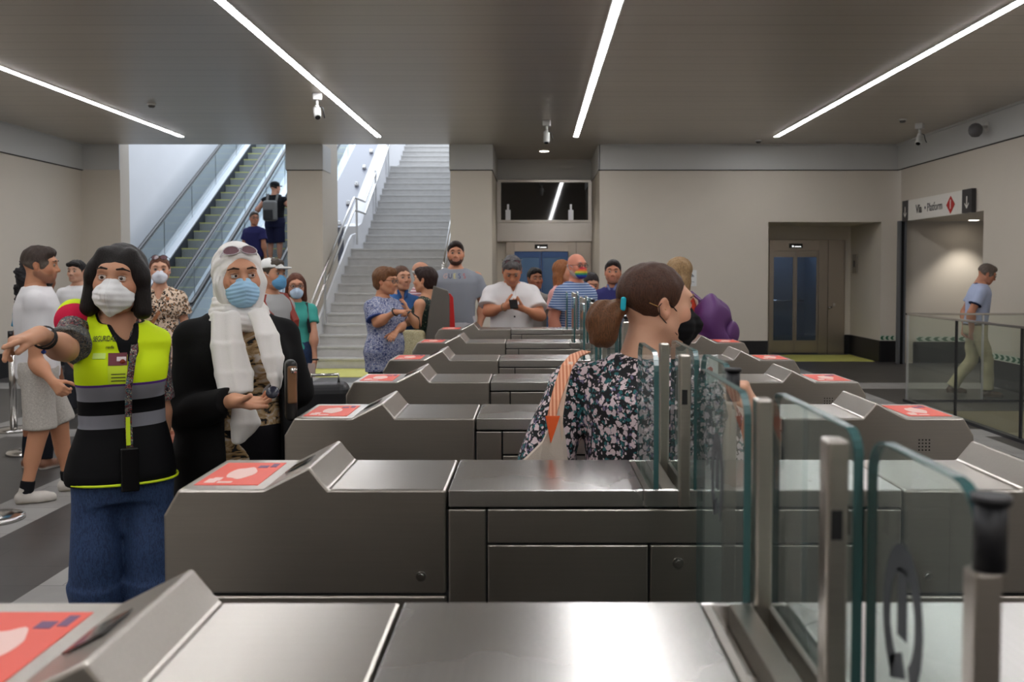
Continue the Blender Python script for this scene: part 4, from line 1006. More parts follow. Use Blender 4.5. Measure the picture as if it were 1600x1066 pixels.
    def hand_prims(s, nm):
        h = s.hand[nm]; k = s.k*(1.06 if s.sex == 'm' else .97); w = s.J['wr'+nm]; e = s.J['el'+nm]
        f = np.array(h['f'], dtype=float); f /= np.linalg.norm(f); n = np.array(h['n'], dtype=float); n -= f*(n@f); n /= np.linalg.norm(n)
        sd = np.cross(f, n)*(1 if nm == 'R' else -1); fa = (w-e)/np.linalg.norm(w-e)
        P = [RC(w-fa*.05, w, .029*k, .0255*k, .02), RC(w, w+f*.03*k, .024*k, .024*k, .02)]
        dark = clipc(s.skin, .94); nail = tuple(min(1, a*b) for a, b in zip(s.skin[:3], (1.12,1.05,1.02)))
        off = [.030, .0105, -.009, -.027]; Ls = [.074, .082, .076, .060]; rr = [.0098, .0100, .0095, .0084]; kx = [.088, .091, .087, .080]
        for i in range(4):
            b = w+(f*kx[i]+sd*off[i])*k; P.append(RC(w+(f*.018+sd*off[i]*.55)*k, b, .0155*k, .0120*k, .012))
            c = h['c'][i+1]; d = f+sd*off[i]*h.get('spread', 1.5); d /= np.linalg.norm(d); p = b
            for j, (fr, ca) in enumerate(((.45, .95), (.30, 1.25), (.25, .8))):
                a = c*ca; ax = np.cross(d, n); ax /= np.linalg.norm(ax)+1e-9
                d = d*math.cos(a)+n*math.sin(a)-0*ax; nn = n*math.cos(a)-(f)*0
                d /= np.linalg.norm(d)
                # carry the palm normal round with the bend
                n2 = n-d*(n@d); n2 = n2/(np.linalg.norm(n2)+1e-9)
                p2 = p+d*Ls[i]*fr*k; P.append(RC(p, p2, rr[i]*k*(1-.07*j), rr[i]*k*(.94-.09*j), .004 if j else .008))
                if j == 2 and s.q == 1: P.append(EL(p2-n2*rr[i]*k*.62-d*.004, (.0048*k,.0048*k,.0048*k), k=.001, col=nail))
                p = p2
                n_keep = n; n = n2 if a > .05 else n
            n = np.array(h['n'], dtype=float); n -= f*(n@f); n /= np.linalg.norm(n)
        th = h.get('th', (.62, .62, .42)); c = h['c'][0]
        b = w+(f*.022+sd*.020+n*.006)*k; d = f*th[0]+sd*th[1]+n*th[2]; d /= np.linalg.norm(d); p = b+d*.042*k
        P.append(RC(b, p, .0165*k, .0125*k, .014))
        for j, L in enumerate((.032, .027)):
            d = d+f*.30*c+n*.55*c-sd*.35*c; d /= np.linalg.norm(d); p2 = p+d*L*k; P.append(RC(p, p2, .0112*k, .0098*k, .005)); p = p2
        s.tip = p
        return P
    # ---- clothes
    def shirt(s, col, m=None, hem=.88, sl=.55, ease=.014, v=0.0, r=.064, drop=0.0, slr=(.066,.062), amp=.0035, name='shirt', seed=1, flare=0.0, extra=None, k=.03, vw=.05):
        P = [LOFT(s.rows(ease, hem, 1.445, flare), k=.03, cap=.006)]+s.bust(ease*.9)+s.yoke(ease*.7)
        g = 1+.6*(s.g-1)
        if sl > 0:
            for nm in 'RL': P += s.sleeve(nm, sl, slr[0]*s.k*g, slr[1]*s.k*g, k)
        P += s.neckcut(r, v, drop, vw)+(extra or [])
        return s.mk(name, P, s.vc, col, m or M_cloth, lambda X, Y, Z: wrinkle(X, Y, Z, amp, 20, seed))
    def trousers(s, col, m=None, length=1.0, ease=.012, name='trousers', waist=1.0, rk=.070, rh=.060, seed=2, amp=.004):
        k = s.k; P = [LOFT(s.rows(ease, .80, waist), k=.03, cap=.004)]
        if length > .5: P.append(RC((0,0,.82*k), (0,.0,.70*k), .060*k, .034*k, .03))
        for nm in 'RL':
            h, kn, an = s.J['hp'+nm], s.J['kn'+nm], s.J['an'+nm]
            if length <= .5: P.append(RC(h, h+(kn-h)*length*2, .100*k*s.g, rk*1.12*k, .035, flat=True)); P.append(EL(h, (.098*k*s.g,)*3, k=.03))
            else:
                P += [RC(h, kn, .098*k*s.g, rk*k, .035)]; t = (length-.5)*2; P.append(RC(kn, kn+(an-kn)*t, rk*k, (rk+(rh-rk)*t)*k, .03, flat=True))
        return s.mk(name, P, s.vc, col, m or M_cloth, lambda X, Y, Z: wrinkle(X, Y, Z, amp, 17, seed, (1,1,.8)))
    def shoes(s, col, sole=(.5,.48,.44), sock=None, sandal=False):
        k = s.k
        for nm in 'RL':
            an = s.J['an'+nm]; fy, tl = s.J['ft'+nm]; d = np.array([math.sin(fy), -math.cos(fy), 0.0]); b = an+np.array([0, 0, -.05*k])
            u = np.array([0,0,1.]); toe = b+d*.15*k+u*(tl-.008)
            P = [RC(b-d*.03*k+u*.005, b+d*.10*k+u*(-.008+tl*.7), .040*k, .040*k, .03, col=col), RC(b+d*.08*k+u*(tl*.6-.01), toe, .040*k, .032*k, .03, col=col), RC(b+u*.02, b+u*.055*k, .040*k, .042*k, .02, col=col)]
            P += [RC(b-d*.045*k-u*.027, toe+d*.015*k-u*.022, .018, .017, .01, col=sole), RC(b-d*.02-u*.027, b+d*.11*k-u*(.027-tl*.7), .036, .038, .01, col=sole), HALF((0,0,b[2]-.034), (0,0,-1), .004, 's')]
            if tl > .02: P.pop()
            sh = s.mk('shoe', P, .006 if s.q < 3 else .01, col, M_shoe)
            if s.q < 3 and not sandal:
                m = MB()
                for j in range(3):
                    c = b+d*(.045+j*.022)*k+u*(.036-j*.007); sd = np.array([d[1], -d[0], 0]); m.tube([c-sd*.022-u*.006, c+u*.006, c+sd*.022-u*.006], .0028, 6)
                m.build('laces', mat('laces', (225,222,214), .8), sh)
            if sock is not None:
                s.mk('sock', [RC(an+np.array([0,0,-.02]), an+(s.J['kn'+nm]-an)*.16, .044*k, .045*k, .01, flat=True)], .008, sock, M_cloth)
    # ---- head wear and hair
    def hp(s, name, prims, col, m=None, disp=None, parent=None, vox=None, sm=1):
        return s.mk(name, prims, vox or s.vh*1.15, col, m or M_hair, disp, parent, sm, True)
    def hair(s, style, col=None, amp=.0022, extra=None, grey=None, name='hair', seed=3):
        c = col or s.hair_c; s.hair_c = c; flow = (0,.25,1)
        cap = EL((0,.016,.030), (.0845,.104,.0965), k=.02); side = grey
        face = [EL((0,-.135,-.008), (.070,.085,.100), k=.016, op='s')]
        ears = [EL((g*.088,.004,-.016), (.022,.026,.036), k=.014, op='s') for g in (-1, 1)]
        if style == 'short':
            P = [EL((0,.016,.032), (.0835,.103,.098), k=.02), EL((.0,-.050,.082), (.058,.045,.036), k=.03)]+face+ears+[HALF((0,0,-.055), (0,.55,-1), .02, 's')]
            if grey: P += []
            if grey: P = [EL((0,.012,-.000), (.0855,.104,.064), k=.01, col=grey)]+P
        elif style == 'cropbald':
            P = [EL((0,.020,-.002), (.0820,.101,.050), k=.02)]+[EL((0,-.09,.0), (.10,.095,.12), k=.02, op='s')]+ears+[HALF((0,0,-.055), (0,.55,-1), .02, 's')]
        elif style == 'bob':
            P = [cap, EL((0,.035,-.045), (.090,.075,.095), k=.03)]+[RC((g*.078,-.030,.030), (g*.088,-.030,-.105), .024, .030, .03) for g in (-1, 1)]+[RC((g*.045,-.048,.085), (g*.078,-.045,.01), .022, .022, .03) for g in (-1, 1)]+[EL((0,-.150,-.034), (.060,.090,.104), k=.012, op='s')]
        elif style == 'long':
            P = [cap, EL((0,.050,-.06), (.082,.055,.10), k=.03)]+[RC((g*.072,.0,.030), (g*.080,.015,-.14), .024, .028, .03) for g in (-1, 1)]+[RC((g*.05,.055,-.06), (g*.045,.065,-.22), .040, .026, .03) for g in (-1, 1)]+face
        elif style == 'tied':
            P = [EL((0,.016,.028), (.0835,.102,.093), k=.02), EL((0,-.137,-.022), (.066,.074,.092), k=.012, op='s')]+[EL((g*.088,.002,-.020), (.018,.022,.030), k=.010, op='s') for g in (-1, 1)]+[HALF((0,0,-.065), (0,.55,-1), .02, 's')]
        elif style == 'puffy':
            P = [EL((0,.022,.036), (.090,.108,.098), k=.03), EL((0,.045,-.035), (.078,.068,.06), k=.03), EL((0,-.055,.085), (.062,.048,.040), k=.03)]+[EL((0,-.135,-.028), (.068,.085,.092), k=.014, op='s')]+[EL((g*.092,-.004,-.024), (.022,.024,.034), k=.014, op='s') for g in (-1, 1)]
        elif style == 'curly':
            rs = random.Random(5); P = [EL((0,.03,.01), (.108,.115,.115), k=.03), EL((0,.05,-.10), (.10,.08,.10), k=.04)]
            for i in range(60):
                a = rs.uniform(0, 6.28); z = rs.uniform(-.2, .13); rr = .10 if z < 0 else .10*math.sqrt(max(.05, 1-(z/.14)**2))
                P.append(EL((rr*math.cos(a), .04+rr*math.sin(a)*.95, z), (.024,.024,.024), k=.01))
            P += [EL((0,-.15,-.03), (.068,.09,.11), k=.014, op='s')]
        P += extra or []
        return s.hp(name, P, c, M_hair, (lambda X, Y, Z: strands(X, Y, Z, amp, 190, seed, flow)) if style != 'curly' else (lambda X, Y, Z: wrinkle(X, Y, Z, .004, 160, 4, (1,1,1))))
    def mask(s, kind, col, strap=(.75,.75,.75), m=None):
        if kind == 'surgical':
            P = [EL((0,-.066,-.060), (.063,.054,.055), k=.02), RC((0,-.095,-.016), (0,-.116,-.045), .014, .018, .03), EL((0,-.085,-.088), (.036,.03,.024), k=.03), HALF((0,-.09,-.004), (0,.0,1), .008, 's'), HALF((0,-.035,0), (0,1,0), .006, 's')]
            disp = lambda X, Y, Z: .0011*np.sin(Z*420+2.5*np.abs(X)*40)
        else:
            P = [EL((0,-.064,-.058), (.067,.056,.057), k=.02), RC((0,-.092,-.006), (0,-.128,-.052), .013, .016, .035), RC((0,-.128,-.052), (0,-.092,-.112), .016, .014, .03), HALF((0,-.09,.004), (0,.15,1), .008, 's'), HALF((0,-.032,0), (0,1,0), .006, 's')]
            disp = lambda X, Y, Z: -.0016*np.exp(-(X/.0016)**2)+.0008*np.sin(Z*300)
        o = s.hp('mask', P, col, m or M_maskw, disp, vox=s.vh*.8)
        mm = MB(); c = np.array
        for g in (-1, 1):
            for a in ([(g*.062,-.050,-.026), (g*.076,-.02,-.004), (g*.084,.014,.012), (g*.084,.028,-.004)], [(g*.060,-.045,-.080), (g*.072,-.01,-.055), (g*.082,.022,-.030), (g*.084,.028,-.004)]):
                mm.tube([c(p)*s.hs@s.hR.T+s.HC for p in a], .0018 if s.q == 1 else .0026, 6)
        mm.build('ear_loop', mat('strap_%d_%d_%d' % tuple(int(x*255) for x in strap[:3]), tuple(int(x*255) for x in strap[:3]), .7), o)
        return o
    def glasses(s, frame=(.02,.02,.025), lens=(20,22,26), z=.003, y=-.108, up=0.0, dark=False, name='glasses', tilt=0.0, w=1.0):
        H = lambda p: np.array([p[0], y+(p[1]), p[2]+z])
        T = lambda p: (rotm(0, tilt)@np.array(p))*s.hs@s.hR.T+s.HC
        m = MB(); m2 = MB()
        for g in (-1, 1):
            ring = [(g*(.033+.026*w*math.cos(a)), y+.010*abs(math.cos(a) if math.cos(a)>0 else 0), z+.018*w*math.sin(a)) for a in np.linspace(0, 2*math.pi, 15)[:-1]]
            m.tube([T(p) for p in ring], .0020, 6, close=True)
            vs = [m2.bm.verts.new(T(p)) for p in ring]; m2.bm.faces.new(vs)
            m.tube([T(p) for p in ((g*.060, y+.012, z+.006), (g*.078, -.03, z+.006), (g*.084, .02, z+.004), (g*.082, .038, z-.012))], .0020, 6)
        m.tube([T(p) for p in ((-.009, y, z+.004), (0, y-.002, z+.007), (.009, y, z+.004))], .0022, 6)
        o = m.build(name, mat('frame_%d' % int(frame[0]*1000), tuple(int(255*x) for x in frame), .3), s.root)
        m2.build('lens', mat('dark_lens', lens, .08) if dark else glassmat('clear_lens', (235,235,235), 0, .05), o)
        return o
def stub_pattern(): pass

# ------------------------------------------------------------------ printed cloth
def ramp(N, stops, interp='CONSTANT'):
    r = N.new('ShaderNodeValToRGB'); r.color_ramp.interpolation = interp; e = r.color_ramp.elements
    e[0].position = stops[0][0]; e[0].color = stops[0][1]; e[1].position = stops[-1][0]; e[1].color = stops[-1][1]
    for p, c in stops[1:-1]: q = e.new(p); q.color = c
    return r
def m_leopard():
    m, N, L, B = newmat('leopard_print'); tc = N.new('ShaderNodeTexCoord')
    no = N.new('ShaderNodeTexNoise'); no.inputs['Scale'].default_value = 26; L.new(tc.outputs['Object'], no.inputs['Vector'])
    mxv = N.new('ShaderNodeMix'); mxv.data_type = 'VECTOR'; mxv.inputs[0].default_value = .035; L.new(tc.outputs['Object'], mxv.inputs[4]); L.new(no.outputs['Color'], mxv.inputs[5])
    v = N.new('ShaderNodeTexVoronoi'); v.inputs['Scale'].default_value = 38; L.new(mxv.outputs[1], v.inputs['Vector'])
    b = srgb(22,16,14); t = srgb(176,126,84); bg = srgb(226,202,178)
    r = ramp(N, [(0, t), (.28, b), (.52, bg), (1, bg)]); L.new(v.outputs['Distance'], r.inputs[0])
    n2 = N.new('ShaderNodeTexNoise'); n2.inputs['Scale'].default_value = 60; L.new(tc.outputs['Object'], n2.inputs['Vector'])
    g = N.new('ShaderNodeMath'); g.operation = 'GREATER_THAN'; g.inputs[1].default_value = .60; L.new(n2.outputs['Fac'], g.inputs[0])
    x = N.new('ShaderNodeMix'); x.data_type = 'RGBA'; L.new(g.outputs[0], x.inputs[0]); L.new(r.outputs[0], x.inputs[6]); x.inputs[7].default_value = bg
    L.new(x.outputs[2], B.inputs['Base Color']); B.inputs['Roughness'].default_value = .8; return m
def m_floral():
    m, N, L, B = newmat('floral_print'); tc = N.new('ShaderNodeTexCoord')
    def layer(scale, thr, seed, dist):
        mp = N.new('ShaderNodeMapping'); mp.inputs['Location'].default_value = (seed, seed*2, seed*3); L.new(tc.outputs['Object'], mp.inputs[0])
        no = N.new('ShaderNodeTexNoise'); no.inputs['Scale'].default_value = 55; L.new(mp.outputs[0], no.inputs['Vector'])
        mxv = N.new('ShaderNodeMix'); mxv.data_type = 'VECTOR'; mxv.inputs[0].default_value = .028; L.new(mp.outputs[0], mxv.inputs[4]); L.new(no.outputs['Color'], mxv.inputs[5])
        v = N.new('ShaderNodeTexVoronoi'); v.inputs['Scale'].default_value = scale; L.new(mxv.outputs[1], v.inputs['Vector'])
        s = N.new('ShaderNodeSeparateColor'); L.new(v.outputs['Color'], s.inputs[0])
        a = N.new('ShaderNodeMath'); a.operation = 'LESS_THAN'; a.inputs[1].default_value = dist; L.new(v.outputs['Distance'], a.inputs[0])
        b = N.new('ShaderNodeMath'); b.operation = 'LESS_THAN'; b.inputs[1].default_value = thr; L.new(s.outputs[0], b.inputs[0])
        c = N.new('ShaderNodeMath'); c.operation = 'MULTIPLY'; L.new(a.outputs[0], c.inputs[0]); L.new(b.outputs[0], c.inputs[1]); return c.outputs[0], s.outputs[1]
    cur = None; base = srgb(16,16,22)
    for scale, thr, seed, dist, col in ((62,.55,3.1,.46,srgb(36,104,108)), (70,.28,9.7,.40,srgb(120,108,140)), (46,.66,5.3,.44,srgb(222,202,206)), (95,.35,1.7,.42,srgb(226,208,210))):
        f, rnd = layer(scale, thr, seed, dist)
        x = N.new('ShaderNodeMix'); x.data_type = 'RGBA'; L.new(f, x.inputs[0]); x.inputs[7].default_value = col
        if cur is None: x.inputs[6].default_value = base
        else: L.new(cur, x.inputs[6])
        cur = x.outputs[2]
    L.new(cur, B.inputs['Base Color']); B.inputs['Roughness'].default_value = .75; return m
def m_speckle(name, cols, scale=60, stretch=(1,1,1)):
    m, N, L, B = newmat(name); tc = N.new('ShaderNodeTexCoord'); mp = N.new('ShaderNodeMapping'); mp.inputs['Scale'].default_value = stretch; L.new(tc.outputs['Object'], mp.inputs[0])
    n = N.new('ShaderNodeTexNoise'); n.inputs['Scale'].default_value = scale; n.inputs['Detail'].default_value = 2; n.inputs['Distortion'].default_value = 1.5; L.new(mp.outputs[0], n.inputs['Vector'])
    k = len(cols); st = [(0, srgb(*cols[0]))]+[(.36+.28*i/(k-1), srgb(*cols[i])) for i in range(1, k)]
    r = ramp(N, st); L.new(n.outputs['Fac'], r.inputs[0]); L.new(r.outputs[0], B.inputs['Base Color']); B.inputs['Roughness'].default_value = .8; return m
def m_bands(name, stops, z0, z1, rough=.7, tilt=0.0, interp='CONSTANT'):
    """cloth woven in horizontal bands; stops in local height"""
    m, N, L, B = newmat(name); tc = N.new('ShaderNodeTexCoord'); sp = N.new('ShaderNodeSeparateXYZ'); L.new(tc.outputs['Object'], sp.inputs[0])
    a = N.new('ShaderNodeMapRange'); a.inputs['From Min'].default_value = z0; a.inputs['From Max'].default_value = z1
    t = N.new('ShaderNodeMath'); t.operation = 'MULTIPLY_ADD'; L.new(sp.outputs['X'], t.inputs[0]); t.inputs[1].default_value = tilt; L.new(sp.outputs['Z'], t.inputs[2]); L.new(t.outputs[0], a.inputs[0])
    r = ramp(N, [((z-z0)/(z1-z0), srgb(*c)) for z, c in stops], interp); L.new(a.outputs[0], r.inputs[0]); L.new(r.outputs[0], B.inputs['Base Color']); B.inputs['Roughness'].default_value = rough; B.inputs['Specular IOR Level'].default_value = .15; return m
def m_stripes(name, c1, c2, period, duty=.5, axis='Z'):
    m, N, L, B = newmat(name); tc = N.new('ShaderNodeTexCoord'); sp = N.new('ShaderNodeSeparateXYZ'); L.new(tc.outputs['Object'], sp.inputs[0])
    a = N.new('ShaderNodeMath'); a.operation = 'DIVIDE'; a.inputs[1].default_value = period; L.new(sp.outputs[axis], a.inputs[0])
    f = N.new('ShaderNodeMath'); f.operation = 'FRACT'; L.new(a.outputs[0], f.inputs[0])
    g = N.new('ShaderNodeMath'); g.operation = 'LESS_THAN'; g.inputs[1].default_value = duty; L.new(f.outputs[0], g.inputs[0])
    x = N.new('ShaderNodeMix'); x.data_type = 'RGBA'; L.new(g.outputs[0], x.inputs[0]); x.inputs[6].default_value = srgb(*c1); x.inputs[7].default_value = srgb(*c2)
    L.new(x.outputs[2], B.inputs['Base Color']); B.inputs['Roughness'].default_value = .8; return m
# ------------------------------------------------------------------ the guard in the high-visibility vest
DK = srgb(34,24,20)
p = Person(-1.49, 3.22, 22, 1.68, 'person in yellow and black security vest pointing left, white mask, dark bob', 'f', .85, skin=SK_B, head=(-14,0,4), q=1, hair_c=srgb(30,22,20), hs=1.04)
a = p.W
p.arm('R', a(104,548,3.02), a(62,523,2.80), f=a(14,535,2.70)-a(62,523,2.80), n=p.dirw((.1,.2,-1)), c=[.3,.05,.40,.65,.85], th=(.95,.25,.15))
p.J['shR'] = a(119,497,3.20); p.J['shL'] += np.array([-.045,.03,0])
p.arm('L', p.J['shL']+np.array([.02,.07,-.26]), p.J['shL']+np.array([-.03,.13,-.47]))
p.lid = .0150; p.brow_up = .004
for nm, g in (('R',-1),('L',1)): p.J['kn'+nm][0] = g*.094; p.J['an'+nm][0] = g*.105
p.body(brow=srgb(40,26,22))
p.hair('bob', srgb(24,17,16), .0008)
p.mask('ffp', srgb(238,238,238), (.9,.9,.9))
k = p.k
# printed shirt with rolled sleeves, seen at shoulder, arm and neckline
M_folk = m_speckle('folk_print', [(24,24,28),(150,60,60),(60,110,120),(30,28,34),(190,180,160),(70,70,60)], 70)
sh = p.shirt(srgb(40,36,40), M_folk, hem=.92, sl=.80, ease=.006, v=.18, slr=(.056,.062), seed=4)
e = p.J['elR']; s0 = p.J['shR']
p.mk('sleeve_shoulder', [EL(s0+(e-s0)*.10, (.068,.068,.068)), HALF(s0+(e-s0)*.42, (e-s0), .004, 's')], .006, srgb(206,32,70), M_cloth)
q = s0+(e-s0)*.80; dd = (e-s0)/np.linalg.norm(e-s0)
p.mk('sleeve_cuff', [RC(q-dd*.035, q+dd*.012, .066, .066, flat=True)], .005, srgb(70,70,68), m_speckle('cuff_print', [(58,58,56),(120,116,104),(44,60,76),(90,84,70)], 90), lambda X,Y,Z: wrinkle(X,Y,Z,.006,60,3))
# vest
LIME = (214,240,24); vz = lambda y: 1.6-(y-423)*3.12/1400
bands = [(.85,(9,9,12)), (vz(672),(126,126,134)), (vz(650),(9,9,12)), (vz(627),(140,140,148)), (vz(604),(92,52,132)), (vz(599),LIME), (1.5,LIME)]
M_vest = m_bands('hi_vis_vest_cloth', bands, .80, 1.52, .65, -.03)
P = [LOFT(p.rows(.026, .87, 1.445, .06), k=.03, cap=.006)]+p.bust(.024)+p.yoke(.022)
P += p.neckcut(.070, .17, .0, .048, .046)
for nm, g in (('R', -1), ('L', 1)):
    s_ = p.J['sh'+nm]; P.append(EL((g*(p.sw+.052), s_[1], 1.30*k), (.058,.085,.14), k=.01, op='s'))
P.append(EL((.02, -.22*k, .80*k), (.020,.14,.16), k=.01, op='s'))
v = p.mk('vest', P, .0065, srgb(*LIME), M_vest, lambda X, Y, Z: wrinkle(X, Y, Z, .0050, 15, 8))
def front_y(z, dx=0): 
    R_ = np.array(p.rows(.026, .87, 1.445, .06)); b = float(np.interp(z, R_[:,0], R_[:,4])); aa = float(np.interp(z, R_[:,0], R_[:,3])); cy = float(np.interp(z, R_[:,0], R_[:,2]))
    return cy-b*max(0., 1-min(.97, abs(dx)/aa)**2.3)**(1/2.3)-.003
# black edging of the neckline, lime piping of the hem, strip at the hem
M_blk = mat('black_binding', (18,18,20), .7); M_lime = mat('lime_piping', LIME, .6)
zz = .873
m = MB(); ring = []
for i in range(40):
    t = 2*math.pi*i/40; R_ = p.rows(.026, .87, 1.445, .06)[0]; ring.append((R_[1]+(R_[3]+.001)*math.copysign(abs(math.cos(t))**.87, math.cos(t)), R_[2]+(R_[4]+.001)*math.copysign(abs(math.sin(t))**.87, math.sin(t)), R_[0]+.004))
m.tube(ring, .0048, 8, close=True); m.build('hem_piping', M_lime, v)
yv = lambda x, z: front_y(z, x)
m = MB(); m.box(-.155, -.075, -.003, 0, -.011, .011); o = m.build('hem_label_strip', M_lime, v); o.location = (0, front_y(.915, .115)-.012, .915); o.rotation_euler = (0, R(8), R(-22))
text_obj('lettering', 'renfe', .024, mat('print_black', (24,24,26), .6), o, (-.105, -.005, 0), (R(90),0,0), .0005)
def onvest(x, z): 
    """point and tilt on the chest, from a photo-like spot"""
    return (x, front_y(z, x)-.030, z)
bpy.context.view_layer.update()
def stick(obj_world_fn): pass
dgz = bpy.context.evaluated_depsgraph_get()
def project(person, target, name, px, py, D=2.4):
    """the local point of a piece of clothing lying under a photo spot, and its surface normal"""
    o = at(px, py, 1.0); cam0 = Vector((0,0,CAM_H)); d = (o-cam0).normalized()
    inv = (Matrix.Translation((person.x, person.y, person.z0)) @ Matrix.Rotation(person.yaw, 4, 'Z')).inverted()
    lo = inv @ cam0; ld = inv.to_3x3() @ d
    hit, loc, nrm, _ = target.ray_cast(lo, ld)
    return (loc, nrm) if hit else (None, None)
def patch_frame(loc, nrm, off=.004):
    n = nrm.normalized(); up = Vector((0,0,1)); x = up.cross(n).normalized(); x = x if x.length else Vector((1,0,0)); y = n.cross(x)
    M = Matrix((x, y, n)).transposed().to_4x4(); M.translation = loc+n*off; return M
def place_text(person, target, body, px, py, size, m, parent, off=.004, sx=1.0, wrapit=True):
    """lettering printed on cloth, laid letter by letter on the surface"""
    loc, n = project(person, target, '', px, py)
    if loc is None: return None
    o = text_obj('lettering', body, size, m, parent, (0,0,0), (0,0,0), .0004, sx=sx)
    M = patch_frame(loc, n, off); wrap_to(o, M, target, sx); return o
def wrap_to(o, M, target, sx=1.0, lift=.0025):
    me = o.data; o.scale = (1,1,1)
    # refine long letters so that they follow the folds
    for v in me.vertices:
        w = M @ Vector((v.co.x*sx, v.co.y, 0)); n = (M.to_3x3() @ Vector((0,0,1))).normalized()
        hit, l, nn, _ = target.ray_cast(w+n*.08, -n)
        v.co = (l+nn*(lift+v.co.z)) if hit else w
    me.update()
def place_patch(person, target, px, py, w, h, m, parent, name, nx=8, ny=8, lift=.002, rotz=0.0):
    loc, n = project(person, target, '', px, py)
    if loc is None: return None
    M = patch_frame(loc, n) @ Matrix.Rotation(rotz, 4, 'Z'); bm = bmesh.new(); g = [[bm.verts.new((w*(i/nx-.5), h*(j/ny-.5), 0)) for j in range(ny+1)] for i in range(nx+1)]
    for i in range(nx):
        for j in range(ny): bm.faces.new((g[i][j], g[i+1][j], g[i+1][j+1], g[i][j+1]))
    me = bpy.data.meshes.new(name); bm.to_mesh(me); bm.free(); me.materials.append(m); o = bpy.data.objects.new(name, me); COL.objects.link(o); o.parent = parent
    wrap_to(o, M, target, lift=lift); sm = o.modifiers.new('thickness', 'SOLIDIFY'); sm.thickness = .0012; sm.offset = 1; return o
M_ink = mat('print_black', (24,24,26), .6)
nb = p.NB
for nm_, c0, c1, r0, r1 in (('neck_binding', nb+np.array([.046, -.15*k*p.g, -.17]), nb+np.array([0, -.07*k, .06]), .006, .048*k), ('neck_binding', nb+np.array([0,-.012,-.012*k]), nb+np.array([0,-.02,.12]), .070*k, .077*k)):
    PB = [LOFT(p.rows(.029, .87, 1.446, .06), k=.03, cap=.006)]+p.bust(.027)+p.yoke(.025)+[RC(c0, c1, r0+.013, r1+.013, .003, op='i')]+p.neckcut(.070, .17, .0, .048, .046)
    p.mk(nm_, PB, .0045, srgb(18,18,20), M_cloth, lambda X, Y, Z: wrinkle(X, Y, Z, .0050, 15, 8), parent=v)
place_text(p, v, 'SEGURIDAD', 164, 530, .030, M_ink, v, sx=.46)
place_text(p, v, 'renfe', 172, 543, .016, M_ink, v, sx=.8)
place_patch(p, v, 155, 557, .040, .022, mat('pale_lime_patch', (206,236,120), .5), v, 'name_patch')
place_patch(p, v, 184, 577, .062, .100, mat('badge_lime', (208,232,40), .6), v, 'badge_outline')
place_patch(p, v, 184, 562, .060, .046, mat('badge_maroon', (112,46,58), .6), v, 'badge_emblem', lift=.0036)
place_patch(p, v, 190, 562, .030, .016, mat('badge_pale', (226,210,210), .6), v, 'badge_mark', lift=.0054)
for yy in (585, 590, 595): place_patch(p, v, 185, yy, .046, .003, M_ink, v, 'badge_small_print', 6, 1, lift=.0036)
# jeans
M_denim = m_speckle('denim', [(34,52,86),(42,64,102),(50,74,112),(40,60,96)], 160, (1,1,.25))
j = p.trousers(srgb(40,62,100), M_denim, 1.0, .014, 'jeans', 1.0, .092, .088, 5, .006)
p.shoes(srgb(40,40,44))
# lanyard with black pass, dark patterned strap
m = MB(); zt = lambda z: front_y(z*1.0, .0)-.034
pts = [(.050,-.02,1.47*k), (.056,-.07,1.42*k), (.046, front_y(1.34*k,.04)-.03, 1.34*k), (.030, front_y(1.22*k,.03)-.04, 1.22*k), (.026, front_y(1.1*k,.03)-.012, 1.10*k), (.030, front_y(1.0*k,.03)-.010, .985*k)]
m.ribbon(pts, .022, .003, (0,-1,0)); ly = m.build('lanyard', M_folk, p.root)
m = MB(); m.ribbon([(.024, front_y(1.08,.03)-.012, 1.12), (.026, front_y(.98,.03)-.016, .99)], .014, .003, (0,-1,0)); m.build('lanyard_end', M_lime, p.root)
m = MB(); m.box(-.030, .030, -.008, .008, -.155, 0); o = m.build('pass_holder', mat('black_pass', (16,16,18), .2), p.root, .006); o.location = (.030, front_y(.95,.03)-.022, .985)
m = MB(); m.lathe([(.0,-.009),(.0085,-.004),(.009,.003),(.004,.008),(0,.009)], n=14); o = m.build('pendant', mat('red_stone', (140,52,30), .2), p.root); o.location = (.012, front_y(1.30*k,.01)-.012, 1.315*k)
# bracelets and turquoise earring
w_ = p.J['wrR']; fd = (w_-p.J['elR']); fd = fd/np.linalg.norm(fd)
def ringaround(c, d, r, th, name, m_, parent, n=18, sq=1.0):
    d = Vector(d).normalized(); u = d.orthogonal().normalized(); v_ = d.cross(u); mm = MB()
    mm.tube([Vector(c)+(u*math.cos(2*math.pi*i/n)+v_*math.sin(2*math.pi*i/n)*sq)*r for i in range(n)], th, 7, close=True); return mm.build(name, m_, parent)
for i, t in enumerate((-.045, -.038, -.026)): ringaround(w_+fd*t, fd+np.array([0,0,.25*(i-1)]), .036, .0026, 'bracelet', mat('black_cord', (20,20,22), .6), p.root)
m = MB(); m.lathe([(0,-.008),(.0075,-.003),(.0075,.003),(0,.008)], n=12); o = m.build('charm', mat('blue_charm', (40,60,130), .2), p.root); o.location = Vector(w_+fd*(-.03))+Vector((0,0,-.048))
m = MB(); m.lathe([(0,-.010),(.005,-.004),(.003,.006),(0,.010)], n=10); o = m.build('earring', mat('turquoise', (40,170,176), .3), p.root); o.location = Vector((np.array([-.083,-.01,-.055])*p.hs)@p.hR.T+p.HC)

